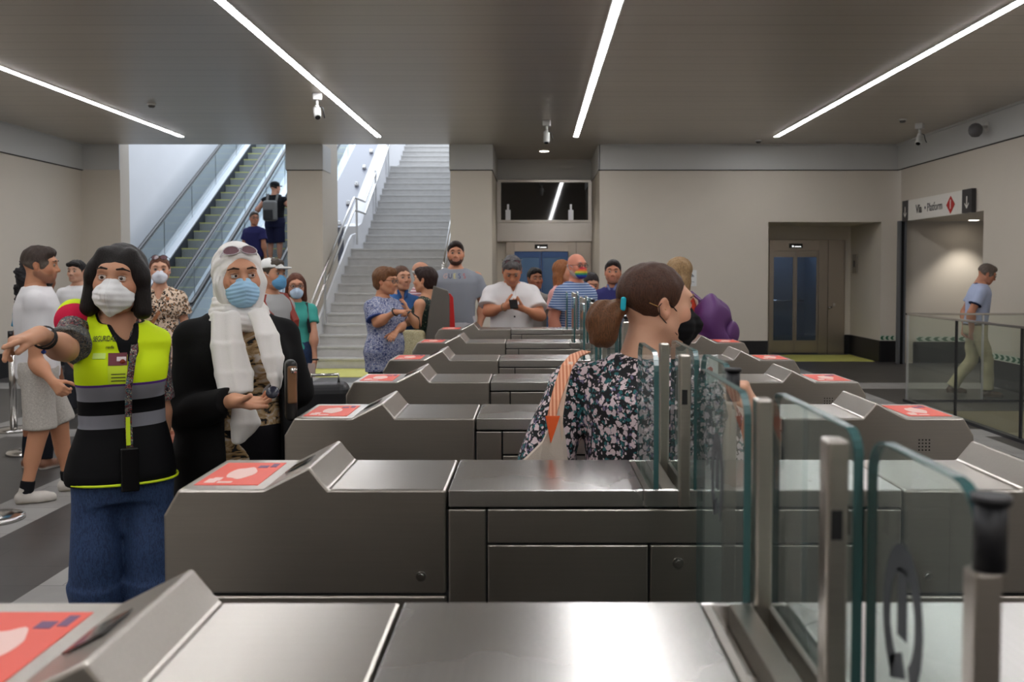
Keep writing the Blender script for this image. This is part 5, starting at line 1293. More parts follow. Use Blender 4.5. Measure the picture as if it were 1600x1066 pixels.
# ------------------------------------------------------------------ the woman in the white headscarf
p = Person(-1.195, 3.62, 24, 1.69, 'person in white headscarf, black cardigan and blue mask, hand held out', 'f', 1.10, skin=srgb(202,148,118), head=(6,2,-3), q=1, hair_c=srgb(60,40,30), hs=1.05)
p.gaze = (R(18), 0)
a = p.W; k = p.k
p.arm('R', a(292,648,3.50), a(366,626,3.26), f=a(430,634,3.22)-a(366,626,3.26), n=p.dirw((.0,-.35,.95)), c=[.25,.10,.22,.30,.40], th=(.85,.35,.45))
p.arm('L', a(466,612,3.68), a(452,600,3.78), n=(0,0,-1))
p.body()
p.mask('surgical', srgb(166,206,236), (.8,.85,.9))
# scarf: hood with folds, wrap and two hanging ends
M_scarf = vcmat('white_scarf', .8, 0, .3, 420, spec=.2); WH = srgb(236,232,228)
P = [EL((0,.018,.020), (.093,.108,.112), k=.02), EL((0,.030,-.075), (.086,.085,.07), k=.03), RC((-.070,-.030,-.03), (-.040,-.035,-.135), .030, .034, k=.03), RC((.070,-.030,-.03), (.040,-.035,-.135), .030, .034, k=.03),
     EL((0,-.130,-.022), (.060,.105,.100), k=.012, op='s'), HALF((0,0,-.17), (0,0,-1), .01, 's')]
hood = p.hp('headscarf', P, WH, M_scarf, lambda X, Y, Z: .0022*np.sin(160*np.sqrt((X)**2+(Y+.05)**2+(Z-.0)**2)+6*np.sin(9*Z+4*X))+wrinkle(X,Y,Z,.002,40,2), vox=.0035)
nb = p.NB
P = []
for i, (rz, rr, zz_) in enumerate(((.080,.024,.045), (.088,.028,.012), (.098,.026,-.022))):
    n_ = 14
    for j_ in range(n_):
        t0 = 2*math.pi*j_/n_; t1 = 2*math.pi*(j_+1)/n_
        P.append(RC(nb+np.array([rz*math.cos(t0), -.028+rz*.95*math.sin(t0), zz_+.012*math.sin(t0+i)-.012*math.cos(t0)+ .012*(-math.sin(t0))*-1]), nb+np.array([rz*math.cos(t1), -.028+rz*.95*math.sin(t1), zz_+.012*math.sin(t1+i)-.012*math.cos(t1)+.012*math.sin(t1)]), rr, rr, .014))
p.mk('scarf_wrap', P, .006, WH, M_scarf, lambda X,Y,Z: .0022*np.sin(260*Z+50*X+40*Y)+wrinkle(X,Y,Z,.002,50,6))
R2 = np.array(p.rows(.03, .80, 1.445))
def fy(z, dx=0, e=0): return float(np.interp(z, R2[:,0], R2[:,2]))-float(np.interp(z, R2[:,0], R2[:,4]))*max(0., 1-min(.97, abs(dx)/float(np.interp(z, R2[:,0], R2[:,3])))**2.3)**(1/2.3)-e
def drape(name, path, widths, th, seed, folds=90, vox=.0055):
    P = []
    for (p0, w0), (p1, w1) in zip(list(zip(path, widths))[:-1], list(zip(path, widths))[1:]):
        for u in np.linspace(-1, 1, 7): P.append(RC(np.array(p0)+np.array([u*w0, .012*abs(u), 0]), np.array(p1)+np.array([u*w1, .012*abs(u), 0]), th, th*.9, .012, flat=False))
    return p.mk(name, P, vox, WH, M_scarf, lambda X, Y, Z: .0030*np.sin(folds*X+2*np.sin(5*Z+seed))+.001*wrinkle(X,Y,Z,1,30,seed))
c1 = a(392,540,3.40); c1b = a(378,620,3.30)
drape('scarf_end', [a(354,492,3.46), a(357,540,3.42), a(366,585,3.39), a(370,612,3.37)], [.040,.050,.056,.052], .013, 1)
drape('scarf_end', [a(380,640,3.37), a(384,662,3.37), a(374,688,3.38)], [.030,.044,.018], .012, 3)
drape('scarf_end', [a(402,490,3.47), a(419,525,3.43), a(428,560,3.41), a(431,590,3.40), a(432,603,3.40)], [.026,.034,.030,.018,.008], .012, 5, 120)
# tiger-print top
def m_tiger():
    m, N, L, B = newmat('tiger_face_print'); tc = N.new('ShaderNodeTexCoord'); mp = N.new('ShaderNodeMapping'); mp.inputs['Scale'].default_value = (1.0,1,1.9); L.new(tc.outputs['Object'], mp.inputs[0])
    n1 = N.new('ShaderNodeTexNoise'); n1.inputs['Scale'].default_value = 11; n1.inputs['Detail'].default_value = 4; n1.inputs['Distortion'].default_value = 2.2; L.new(mp.outputs[0], n1.inputs['Vector'])
    r1 = ramp(N, [(0, srgb(18,14,12)), (.41, srgb(18,14,12)), (.44, srgb(150,118,74)), (.54, srgb(186,158,118)), (.63, srgb(206,196,184)), (1, srgb(212,204,196))], 'LINEAR'); L.new(n1.outputs['Fac'], r1.inputs[0])
    L.new(r1.outputs[0], B.inputs['Base Color']); B.inputs['Roughness'].default_value = .7; return m
top = p.shirt(srgb(150,120,80), m_tiger(), hem=.74, sl=0, ease=.010, v=.10, seed=7, name='top', vw=.062)
# the printed eye on the top
loc, n_ = project(p, top, '', 424, 607)
if loc is not None:
    for nm_, w_e, h_e, mt, lf in (('printed_eye_white', .085, .060, mat('print_pale', (196,194,196), .7), .0022), ('printed_eye_dark', .052, .042, mat('print_black', (24,24,26)), .0036), ('printed_iris', .034, .030, mat('print_blue', (64,74,110), .5), .005), ('printed_pupil', .014, .014, mat('print_black', (24,24,26)), .0065)):
        bm = bmesh.new(); M_ = patch_frame(loc, n_) @ Matrix.Rotation(R(28), 4, 'Z'); cx = bm.verts.new((0,0,0)); ring = [bm.verts.new((w_e/2*math.cos(2*math.pi*i/24), h_e/2*math.sin(2*math.pi*i/24)*(1-.35*abs(math.cos(2*math.pi*i/24))), 0)) for i in range(24)]
        for i in range(24): bm.faces.new((cx, ring[i], ring[(i+1)%24]))
        me = bpy.data.meshes.new(nm_); bm.to_mesh(me); bm.free(); me.materials.append(mt); o = bpy.data.objects.new(nm_, me); COL.objects.link(o); o.parent = top; wrap_to(o, M_, top, lift=lf)
        sm_ = o.modifiers.new('thickness', 'SOLIDIFY'); sm_.thickness = .001; sm_.offset = 1
# open black cardigan
BKC = srgb(15,14,15)
P = [LOFT(p.rows(.045, .62, 1.445, .10), k=.03, cap=.006)]+p.bust(.03)+p.yoke(.020)+p.sleeve('R', 1.92, .080, .056, .04)+p.sleeve('L', 1.95, .080, .05, .04)
P += p.neckcut(.085, 0, .03)
P += [BX((.035, -.25, .80), (.110, .20, .36), .02, k=.02, op='s'), RC((.035,-.24,1.08), (.03,-.14,1.46*k), .108, .095, .02, op='s'), RC((.03,-.16,1.08), (.03,-.09,1.46*k), .070, .07, .02, op='s')]
cg = p.mk('cardigan', P, .0075, BKC, M_cloth, lambda X, Y, Z: wrinkle(X, Y, Z, .006, 14, 12, (1,1,.35)))
p.trousers(srgb(22,20,24), None, 1.0, .012, 'trousers', 1.0, .09, .095)
p.shoes(srgb(30,28,28))
# sunglasses pushed up on the scarf, small fob in the hand
p.glasses((.75,.72,.74), (120,92,98), z=.030, y=-.118, dark=True, name='sunglasses', tilt=-.72, w=1.15)
o = MB().lathe([(0,-.006),(.020,-.005),(.024,0),(.020,.005),(0,.006)], n=22).build('car_key_fob', [mat('dark_fob', (36,38,52), .25)]); wp = Vector((p.x,p.y,0))+Matrix.Rotation(p.yaw,3,'Z')@Vector(a(426,613,3.175)); o.location = wp; o.rotation_euler = (R(60), R(20), 0)
tag(o, 'small round dark fob held in the hand of the person in the headscarf', 'fob')
# shoulder bag of brown leather under her arm
b = empty('shoulder_bag', tuple(at(461,612,3.36)), R(20), 'brown and black shoulder bag under the arm of the person in the headscarf', 'bag')
m = MB(); m.box(-.036, .008, -.03, .05, -.11, .12); m.build('bag_body', mat('black_leather', (20,18,18), .4), b, .02, 4)
m = MB(); m.box(-.030, .004, -.042, -.028, -.04, .10); m.build('brown_flap', mat('brown_leather', (122,88,58), .45, noise=.3, nscale=14), b, .008, 3)
m = MB(); m.lathe([(0,-.012),(.012,-.008),(.013,.006),(0,.012)], n=14); o = m.build('clasp', M_chrome, b); o.location = (-.008,-.046,.085)

# ------------------------------------------------------------------ the woman with the ponytail in the gate lane
HB = srgb(92,60,38)
p = Person(.345, 2.82, 142, 1.575, 'person in black floral dress with brown ponytail, in the gate lane', 'f', 1.46, skin=srgb(214,164,136), head=(-35,4,0), q=1, hair_c=HB, hs=1.16, wide=1.06)
a = p.W; k = p.k
p.arm('R', a(1168,744,2.68), a(1176,640,2.60), f=a(1150,560,2.58)-a(1176,640,2.60), n=p.dirw((-.9,.3,-.2)), c=[.4,1.0,1.1,1.1,1.1])
p.J['shL'] = a(892,602,2.88); p.arm('L', a(852,728,2.86), a(925,800,3.0))
p.body(brow=srgb(120,84,60))
p.hair('tied', srgb(72,44,30), .0012)
T_ = lambda v_: np.array(v_)
pony = p.hp('ponytail', [RC((0,.100,-.012), (0,.128,-.028), .024, .030, k=.02), EL((0,.158,-.055), (.050,.046,.058), k=.03), EL((0,.150,-.095), (.040,.036,.036), k=.03)], srgb(104,68,42), M_hair, lambda X,Y,Z: strands(X,Y,Z,.0022,190,9,(0,.5,-1)))
sh = p.hp('hair_clip', [BX((.0-.032,.112,-.004), (.006,.008,.020), .006)], srgb(40,180,200), M_plastic, vox=.002)
p.hp('hair_pin', [RC((-.074,.052,.004), (-.084,.006,-.012), .0012)], srgb(190,150,90), M_plastic, vox=.001)
p.mask('ffp', srgb(14,14,16), (.05,.05,.05))
dress = p.shirt(srgb(20,20,26), m_floral(), hem=.60, sl=1.22, ease=.020, r=.066, drop=-.012, slr=(.078,.078), seed=9, amp=.005, name='dress', flare=.12)
p.trousers(srgb(24,24,28), None, 1.0, .01, 'leggings', 1.0, .06, .05)
p.shoes(srgb(40,36,34))
o = MB(); o.box(-.028,.028,-.002,.002,-.04,.04); o = o.build('travel_card', M_paper); o.location = at(1108,578,2.52); o.rotation_euler = (R(15), R(-10), R(20)); tag(o, 'pale travel card held up by the person in the floral dress', 'card')
m = MB(); m.cyl((0,-.004,0),(0,-.0022,0),.010,n=18); q = m.build('red_mark', mat('red_mark', (190,70,50), .5), o)
# tote bag with peach straps over her shoulder
b = empty('tote_bag', tuple(at(862,700,2.60)), 0, 'cream tote bag with peach strap and orange corner behind the floral dress', 'bag')
def bl(px, py, D): return at(px, py, D)-b.location
M_cream = mat('cream_canvas', (214,198,184), .85, noise=.06, bump=.25, bscale=300)
m = MB(); A = [bl(870,640,2.60), bl(846,690,2.58), bl(800,735,2.58), bl(812,900,2.60), bl(905,900,2.64), bl(884,735,2.62), bl(879,690,2.62)]
F = [m.bm.verts.new(q_) for q_ in A]; Bk = [m.bm.verts.new(q_+Vector((.012,.045,0))) for q_ in A]
m.bm.faces.new(F); m.bm.faces.new(Bk[::-1])
for i in range(7): m.bm.faces.new((F[i], Bk[i], Bk[(i+1)%7], F[(i+1)%7]))
m.build('bag_body', M_cream, b, .006, 2)
M_peach = m_stripes('peach_strap_weave', (226,170,136), (196,118,84), .011, .5, 'X')
m = MB(); m.ribbon([bl(916,549,2.90), bl(899,556,2.78), bl(886,572,2.70), bl(876,600,2.655), bl(868,625,2.62), bl(862,652,2.60)], [.030,.034,.036,.034,.030,.026], .004, (-.3,-1,.3)); m.build('strap', M_peach, b)
m = MB(); m.ribbon([bl(892,566,2.715), bl(881,610,2.65), bl(876,650,2.625), bl(876,690,2.62)], [.014,.016,.014,.012], .004, (-.3,-1,.1)); m.build('strap', mat('pale_strap', (222,196,176), .8), b)
m = MB(); vv = [m.bm.verts.new(q_) for q_ in (bl(852,650,2.575), bl(874,650,2.59), bl(860,692,2.57))]; m.bm.faces.new(vv); q = m.build('orange_corner', mat('orange_leather', (222,88,30), .5), b); sm_ = q.modifiers.new('thickness','SOLIDIFY'); sm_.thickness = .006
# ------------------------------------------------------------------ the people further back
def mid_tee(p, col, **kw): return p.shirt(col, **kw)
# man with his back to us at the left: white tee, shorts, trainers
p = Person(-3.49, 6.27, 118, 1.76, 'person in white t-shirt and light shorts at far left, looking away', 'm', 1.0, skin=srgb(196,140,108), head=(-12,4,0), q=2, hair_c=srgb(58,46,40), hs=1.05)
a = p.W; p.arm('R', a(56,566,6.12), a(84,598,6.02), n=p.dirw((0,1,0)), c=[.8,.9,.9,.9,.9]); p.arm('L', p.J['shL']+np.array([.06,-.05,-.27]), p.J['shL']+np.array([.0,-.2,-.42]))
p.J['anR'] = p.J['anR']+np.array([-.03,.06,0]); p.J['anL'] = p.J['anL']+np.array([.03,-.20,0]); p.J['knL'] = p.J['knL']+np.array([.02,-.12,0])
p.body(stubble=srgb(150,104,82)); p.hair('short', srgb(62,50,44), .002, grey=srgb(104,94,86))
p.shirt(srgb(226,224,226), hem=.84, sl=.62, ease=.022, slr=(.076,.078), seed=21, amp=.005)
p.trousers(srgb(190,184,176), m_speckle('linen_shorts', [(176,170,162),(194,188,180),(204,198,190)], 120), .5, .020, 'shorts', .95, .092, seed=22)
p.shoes(srgb(200,194,186), srgb(150,140,124), sock=srgb(22,22,26))
m = MB(); m.ribbon([p.J['shR']+np.array([.10,-.05,.06]), p.J['shR']+np.array([.12,.09,-.02]), np.array([.06,.15,1.15]), np.array([-.05,.16,1.0])], .018, .003, (0,1,0)); m.build('bag_strap', M_rubber, p.root)
# curly haired person behind him
p = Person(-4.03, 7.25, 160, 1.60, 'person with black curly hair and blue top, half hidden behind the person in shorts', 'f', .95, skin=SK_C, q=2, hair_c=srgb(22,20,24), hs=1.25)
p.body(); p.hair('curly', srgb(22,20,26)); p.shirt(srgb(34,134,176), hem=.90, sl=.5, ease=.014, seed=31); p.trousers(srgb(24,26,34), None, 1.0, .008, 'trousers', 1.0, .062, .05); p.shoes(srgb(120,80,60), sandal=True)
m = MB(); m.box(-.11,.02,-.22,-.16,.88,1.06); m.build('woven_bag', m_speckle('woven_straw', [(120,110,70),(190,180,150),(70,74,50)], 90), p.root, .03, 3)
# young man in white against the left wall
p = Person(-4.99, 9.8, -6, 1.71, 'young person with black hair and white t-shirt standing by the left wall', 'm', .9, skin=srgb(206,160,136), q=2, hair_c=srgb(20,18,20))
p.body(); p.hair('short', srgb(20,18,20), .003, extra=[RC((-.05,-.075,.075),(.05,-.075,.078),.022,k=.02)]); p.shirt(srgb(232,232,234), hem=.86, sl=.6, ease=.022, seed=41); p.trousers(srgb(52,54,60)); p.shoes(srgb(60,60,60))
# leopard print
p = Person(-3.47, 8.3, 14, 1.715, 'person in leopard print top and white mask with sunglasses on head', 'f', 1.02, skin=srgb(214,162,134), head=(8,0,0), q=2, hair_c=srgb(110,66,44), hs=1.08)
p.body(); p.hair('tied', srgb(104,62,44), .0014); p.mask('surgical', srgb(226,230,240)); p.glasses(z=.088, y=-.088, dark=True, name='sunglasses', tilt=-.25, w=1.1)
p.shirt(srgb(220,190,160), m_leopard(), hem=.60, sl=.62, ease=.020, v=.14, slr=(.078,.086), seed=51, flare=.05, name='dress'); p.shoes(srgb(150,90,70), sandal=True)
m = MB(); m.ribbon([p.NB+np.array([.075,-.03,.01]), np.array([.085,-.125,1.34]), np.array([.0,-.155,1.2]), np.array([-.12,-.12,1.0]), np.array([-.17,-.06,.92])], .030, .004, (0,-1,0)); m.build('bag_strap', mat('tan_leather', (170,110,70), .5), p.root)
# teal t-shirt
p = Person(-2.40, 9.0, 12, 1.535, 'person in teal t-shirt with long brown hair and blue mask before the stairs', 'f', 1.05, skin=srgb(206,150,122), head=(8,4,0), q=2, hair_c=srgb(96,54,38), hs=1.10)
a = p.W; p.arm('L', a(490,520,8.95), a(492,562,8.9), n=(-1,0,0)); p.body(); p.hair('long', srgb(98,56,40), .002); p.mask('surgical', srgb(196,216,238)); p.glasses(frame=(.05,.04,.04))
p.shirt(srgb(74,168,156), hem=.90, sl=.6, ease=.016, slr=(.070,.072), seed=61); p.trousers(srgb(44,62,98), M_denim, 1.0); p.shoes(srgb(200,200,200))
for g in (-1, 1):
    m = MB(); m.ribbon([p.NB+np.array([g*.10,.06,-.01]), p.NB+np.array([g*.105,-.04,-.01]), np.array([g*.12,-.125,1.12]), np.array([g*.14,-.11,.98])], .030, .008, (0,-1,0)); m.build('backpack_strap', M_rubber, p.root)
w_ = p.J['wrL']; ringaround(w_, (0,-.1,-1), .030, .009, 'wristwatch', M_rubber, p.root)
o = MB(); o.box(-.035,.035,-.005,.005,-.07,.07); o = o.build('smartphone', mat('pale_phone', (190,170,160), .3)); o.location = at(487,579,8.78); tag(o, 'pale smartphone held low by the person in the teal t-shirt', 'smartphone')
# white cap
p = Person(-2.12, 7.2, 62, 1.68, 'person in white cap, blue mask and red backpack straps behind the headscarf', 'm', 1.0, skin=SK_B, q=2, hair_c=srgb(70,60,52), hs=1.05)
p.body(); p.hair('short', srgb(80,70,60)); p.mask('surgical', srgb(110,170,214)); p.shirt(srgb(176,176,176), hem=.88, seed=71); p.trousers(srgb(54,52,56)); p.shoes(srgb(70,70,72))
c = p.hp('cap', [EL((0,.012,.050), (.088,.105,.080), k=.02), HALF((0,0,.045), (0,-.1,-1), .004, 's')], srgb(232,232,230), M_cloth); p.hp('cap_visor', [EL((0,-.118,.048), (.068,.062,.010))], srgb(232,232,230), M_cloth, parent=c)
for g in (-1, 1):
    m = MB(); m.ribbon([np.array([g*.10,.13,1.30]), p.NB+np.array([g*.11,.05,.02]), p.NB+np.array([g*.11,-.05,.0]), np.array([g*.13,-.14,1.2]), np.array([g*.15,-.1,1.05])], .065, .022, (0,-1,0)); m.build('backpack_strap', mat('red_webbing', (150,56,44), .7), p.root)
m = MB(); m.box(-.14,.14,.12,.26,.98,1.40); m.build('backpack', mat('red_webbing', (150,56,44), .7), p.root, .05, 4)
# dark suitcase
t = empty('suitcase', (-1.22, 5.1, 0), R(10), 'black suitcase standing behind the third gate beside the headscarf', 'suitcase')
m = MB(); m.box(-.20,.16,-.12,.12,.05,.96); m.build('shell', mat('black_suitcase', (16,16,19), .5), t, .05, 4)
m = MB(); m.tube([(-.05,0,.95),(-.05,0,1.005),(.10,0,1.005),(.10,0,.95)], .009, 8); m.build('handle', M_chrome, t)
for sx in (-.15,.11):
    m = MB(); m.cyl((sx-.012,0,.03),(sx+.012,0,.03),.03,n=16); m.build('wheel', M_rubber, t)

# group in front of the stairs
BLUEP = m_speckle('blue_speckled_print', [(60,72,120),(176,180,200),(86,100,150),(206,206,216),(64,74,118)], 34)
p = Person(-1.44, 8.5, 62, 1.60, 'person with short auburn hair, glasses and blue speckled top, pointing right', 'f', 1.22, skin=srgb(206,146,112), head=(8,4,0), q=2, hair_c=srgb(112,76,50), hs=1.08)
a = p.W; p.arm('R', a(589,505,8.28), a(617,488,8.20), f=p.dirw((1,0,.06)), n=p.dirw((0,.4,-1)), c=[.5,.05,.9,1.2,1.3]); p.arm('L', a(628,508,8.55), a(618,520,8.35), n=p.dirw((0,1,0)))
p.body(); p.hair('puffy', srgb(116,78,50), .003); p.glasses(frame=(.04,.04,.05)); p.shirt(srgb(120,130,170), BLUEP, hem=.70, sl=.72, ease=.022, slr=(.076,.080), seed=81, name='top')
p.mk('sleeve_trim', [RC(p.J['shR']+(p.J['elR']-p.J['shR'])*.66, p.J['shR']+(p.J['elR']-p.J['shR'])*.76, .088, .090, flat=True)], .011, srgb(62,80,140), M_cloth)
p.trousers(srgb(20,22,30), None, 1.0, .016, 'trousers', 1.0, .09, .095); p.shoes(srgb(40,40,44))
ringaround(p.J['wrR'], p.J['wrR']-p.J['elR'], .036, .007, 'bracelet', M_rubber, p.root)
p = Person(-1.38, 9.25, 22, 1.62, 'person in blue denim shirt with brown tied hair, arms folded, before the stairs', 'f', 1.0, skin=srgb(214,160,130), head=(12,0,0), q=2, hair_c=srgb(88,58,42), hs=1.10)
p.arm('R', (-.22,-.03,1.08), (-.06,-.20,1.06), f=(1,-.1,.1), n=(0,1,0)); p.arm('L', (.22,-.03,1.08), (.04,-.22,1.10), f=(-1,-.1,0), n=(0,1,0)); p.body(); p.hair('tied', srgb(88,58,42), .001, extra=[RC((0,.09,-.01),(0,.12,-.12),.03,.02,k=.02)])
p.shirt(srgb(62,104,160), hem=.88, sl=.7, ease=.014, v=.10, seed=91, extra=[RC((g*.045,-.06,1.395),(g*.02,-.095,1.33),.018,.012,.006,col=srgb(56,94,150)) for g in (-1,1)]); p.trousers(srgb(60,60,70)); p.shoes(srgb(90,80,70))
p = Person(-1.32, 10.35, 80, 1.68, 'bald person with black mask and pinkish shirt behind the denim shirt', 'm', 1.05, skin=srgb(206,150,122), q=2, hair_c=srgb(190,186,180), hs=1.08)
p.body(); p.hair('cropbald', srgb(196,192,186), .001); p.mask('surgical', srgb(24,24,28)); p.shirt(srgb(200,160,160), m_stripes('pink_check', (220,200,204),(176,110,120),.03,.5), hem=.9, seed=101); p.trousers(srgb(50,52,60)); p.shoes(srgb(50,44,40))
p = Person(-1.08, 9.0, -112, 1.60, 'person with short dark hair and sleeveless top, seen from behind by the pillar', 'f', 1.05, skin=srgb(212,156,122), head=(6,0,0), q=2, hair_c=srgb(46,28,24), hs=1.08)
a = p.W; p.arm('L', a(652,508,8.8), a(637,487,8.72), f=p.dirw((-.3,0,1)), n=p.dirw((-1,0,0))); p.body(); p.hair('puffy', srgb(46,28,24), .003)
p.shirt(srgb(30,44,40), m_speckle('dark_leaf_print', [(22,30,30),(40,70,60),(24,30,32),(150,150,120)], 40), hem=.6, sl=0, ease=.010, r=.080, drop=.06, seed=111, name='sundress', flare=.06)
ringaround(p.J['wrL'], p.J['wrL']-p.J['elL'], .033, .007, 'bracelet', mat('teal_bangle', (40,90,100), .3), p.root); p.shoes(srgb(120,90,70), sandal=True)
b = empty('straw_bag', tuple(at(643,535,8.74)), R(20), 'pale straw bag hanging between the pointing person and the pillar', 'bag')
M_straw = m_speckle('pale_straw', [(190,176,130),(222,212,170),(234,226,190),(206,194,150)], 110)
m = MB(); m.prism([(-.12,.12),(-.165,-.12),(-.12,-.20),(.12,-.20),(.165,-.12),(.12,.12)], -.07, .07, 'y'); m.build('bag_body', M_straw, b, .03, 4)
m = MB(); m.tube([(-.09,0,.11),(-.07,0,.24),(0,0,.29),(.07,0,.24),(.09,0,.11)], .010, 8); m.build('handle', mat('dark_handle', (50,44,40), .6), b)
# grey t-shirt with coloured letters
p = Person(-.855, 9.75, 6, 1.925, 'tall bearded person in grey t-shirt with coloured letters', 'm', 1.10, skin=srgb(206,146,116), head=(0,0,0), q=2, hair_c=srgb(40,28,24), hs=1.03)
p.arm('L', p.J['shL']+np.array([.085,.02,-.30]), p.J['shL']+np.array([.03,-.07,-.53]), n=(-1,0,0)); p.arm('R', p.J['shR']+np.array([-.06,.02,-.30]), p.J['shR']+np.array([-.02,-.12,-.50]))
p.body(stubble=srgb(74,46,36)); p.hair('short', srgb(44,32,28), .001)
p.hp('beard', [EL((0,-.058,-.086), (.052,.042,.036), k=.02), RC((-.024,-.096,-.050),(.024,-.096,-.050),.006,k=.01), EL((0,-.10,-.066), (.022,.02,.011), k=.01, op='s'), HALF((0,0,-.05),(0,0,1),.02,'s')], srgb(70,44,34), M_hair)
sh = p.shirt(srgb(146,150,158), hem=.92, sl=.66, ease=.022, slr=(.080,.084), seed=121); p.trousers(srgb(214,214,218), None, .5, .022, 'shorts', 1.0, .095); p.shoes(srgb(200,200,200))
bpy.context.view_layer.update()
for ch, px, c_ in (('G', 698, (206,160,150)), ('U', 705.5, (50,54,90)), ('E', 712.5, (214,200,120)), ('S', 720, (56,70,120)), ('S', 727.5, (190,84,84))):
    place_text(p, sh, ch, px-2, 432, .085, mat('letter_%s_%d' % (ch, int(px)), c_, .6), sh, sx=.75)
# white shirt, looking at phone
p = Person(-.225, 8.85, 10, 1.76, 'grey-haired person in white short-sleeved shirt looking down at a phone', 'm', 1.16, skin=srgb(192,128,96), head=(-6,34,0), q=2, hair_c=srgb(120,116,112), hs=1.12)
a = p.W; p.arm('R', a(762,487,8.72), a(788,480,8.55), f=p.dirw((.9,-.3,.25)), n=p.dirw((.2,.9,.5)), c=[.4,.5,.7,.8,.9]); p.arm('L', a(845,494,8.72), a(818,483,8.55), f=p.dirw((-.9,-.3,.25)), n=p.dirw((-.2,.5,.9)), c=[.5,.7,.8,.9,.9])
p.body(); p.hair('short', srgb(96,92,92), .003, extra=[]); p.glasses(z=.088, y=-.080, dark=True, name='sunglasses', tilt=-.35, w=1.15)
sh = p.shirt(srgb(224,220,220), hem=.86, sl=.72, ease=.030, v=.12, slr=(.086,.094), seed=131, extra=[RC((g*.06,-.06,1.44),(g*.03,-.115,1.37),.022,.014,.006) for g in (-1,1)]); p.trousers(srgb(60,62,74)); p.shoes(srgb(70,60,54))
for z_ in (1.25, 1.13, 1.01): 
    m = MB(); m.cyl((0,0,0),(0,-.004,0),.009,n=10); o = m.build('button', M_rubber, sh); Rr = np.array(p.rows(.030,.86,1.445)); o.location = (0, float(np.interp(z_*p.k,Rr[:,0],Rr[:,2]))-float(np.interp(z_*p.k,Rr[:,0],Rr[:,4])), z_*p.k)
ringaround(p.J['wrR'], p.J['wrR']-p.J['elR'], .034, .009, 'wristwatch', mat('tan_strap', (150,110,80), .5), p.root)
o = MB(); o.box(-.038,.038,-.005,.005,-.07,.07); o = o.build('smartphone', mat('black_phone', (18,18,20), .2)); o.location = at(802.5,475.5,8.43); o.rotation_euler = (R(-58), 0, R(8)); tag(o, 'black smartphone in the hands of the person in the white shirt', 'smartphone')
# dark-haired person behind
p = Person(-.0, 10.4, 20, 1.60, 'person with dark hair and grey t-shirt partly behind the white shirt', 'm', .95, skin=SK_C, q=2, hair_c=srgb(24,20,20), hs=1.08)
p.arm('L', (.24,-.04,1.04), (.33,-.22,.99), f=(.6,-1,-.1)); p.body(); p.hair('short', srgb(24,20,20), .003); p.shirt(srgb(128,124,118), hem=.86, seed=141); p.trousers(srgb(40,42,50)); p.shoes(srgb(60,60,60))
# pink shirt with long ginger hair
p = Person(.30, 9.95, 65, 1.70, 'person in pale pink shirt with long ginger hair behind the striped t-shirt', 'f', 1.05, skin=srgb(210,150,120), head=(10,0,0), q=2, hair_c=srgb(150,92,54), hs=1.06)
a = p.W; p.arm('R', a(862,492,9.8), a(874,516,9.75)); p.body(); p.hair('long', srgb(150,94,56), .003); p.shirt(srgb(226,170,164), hem=.86, sl=.75, ease=.02, slr=(.08,.08), seed=151); p.trousers(srgb(60,70,96)); p.shoes(srgb(80,70,60))
# striped t-shirt, rainbow mask
p = Person(.425, 9.15, 46, 1.76, 'bald person in blue striped t-shirt with glasses and rainbow mask', 'm', 1.22, skin=srgb(214,142,118), head=(-14,0,0), q=2, hair_c=srgb(170,150,140), hs=1.07)
p.arm('R', p.J['shR']+np.array([-.06,.06,-.29]), p.J['shR']+np.array([-.03,.0,-.52])); p.body(stubble=srgb(180,160,150)); p.hair('cropbald', srgb(180,160,150), .0005); p.glasses(frame=(.05,.04,.05))
bz = lambda dz: float(dz)
p.mask('surgical', srgb(220,220,220), m=m_bands('rainbow_stripes', [(1.0,(90,60,140)), (1.537,(50,90,180)), (1.556,(70,160,110)), (1.575,(222,206,80)), (1.594,(230,130,70)), (1.611,(206,70,80)), (1.8,(206,70,80))], 1.3, 1.8, .8, .0))
p.shirt(srgb(80,110,160), m_stripes('blue_stripes', (66,92,142), (168,186,212), .024, .45), hem=.82, sl=.62, ease=.024, slr=(.084,.086), seed=161); p.trousers(srgb(60,64,80)); p.shoes(srgb(70,66,60))
# girl
p = Person(.64, 10.3, 8, 1.57, 'young person with dark tied hair looking down beside the rainbow mask', 'f', .9, skin=srgb(200,146,118), head=(0,22,0), q=2, hair_c=srgb(34,26,26), hs=1.08)
p.body(); p.hair('tied', srgb(34,26,28), .001); p.shirt(srgb(196,180,166), hem=.9, sl=.0, r=.085, drop=.07, seed=171); p.trousers(srgb(70,70,80)); p.shoes(srgb(90,80,80))
# navy polo at the back
p = Person(.85, 9.7, -12, 1.69, 'person with short dark hair and navy top behind the floral dress', 'm', 1.08, skin=srgb(196,136,108), head=(6,0,0), q=2, hair_c=srgb(36,30,30), hs=1.08)
p.body(stubble=srgb(160,112,92)); p.hair('short', srgb(38,32,32), .002); p.shirt(srgb(52,52,104), hem=.88, seed=181, extra=[RC((g*.05,-.05,1.445),(g*.025,-.09,1.40),.020,.012,.006,col=srgb(120,130,170)) for g in (-1,1)]); p.trushape = None; p.trousers(srgb(50,52,60)); p.shoes(srgb(50,46,44))
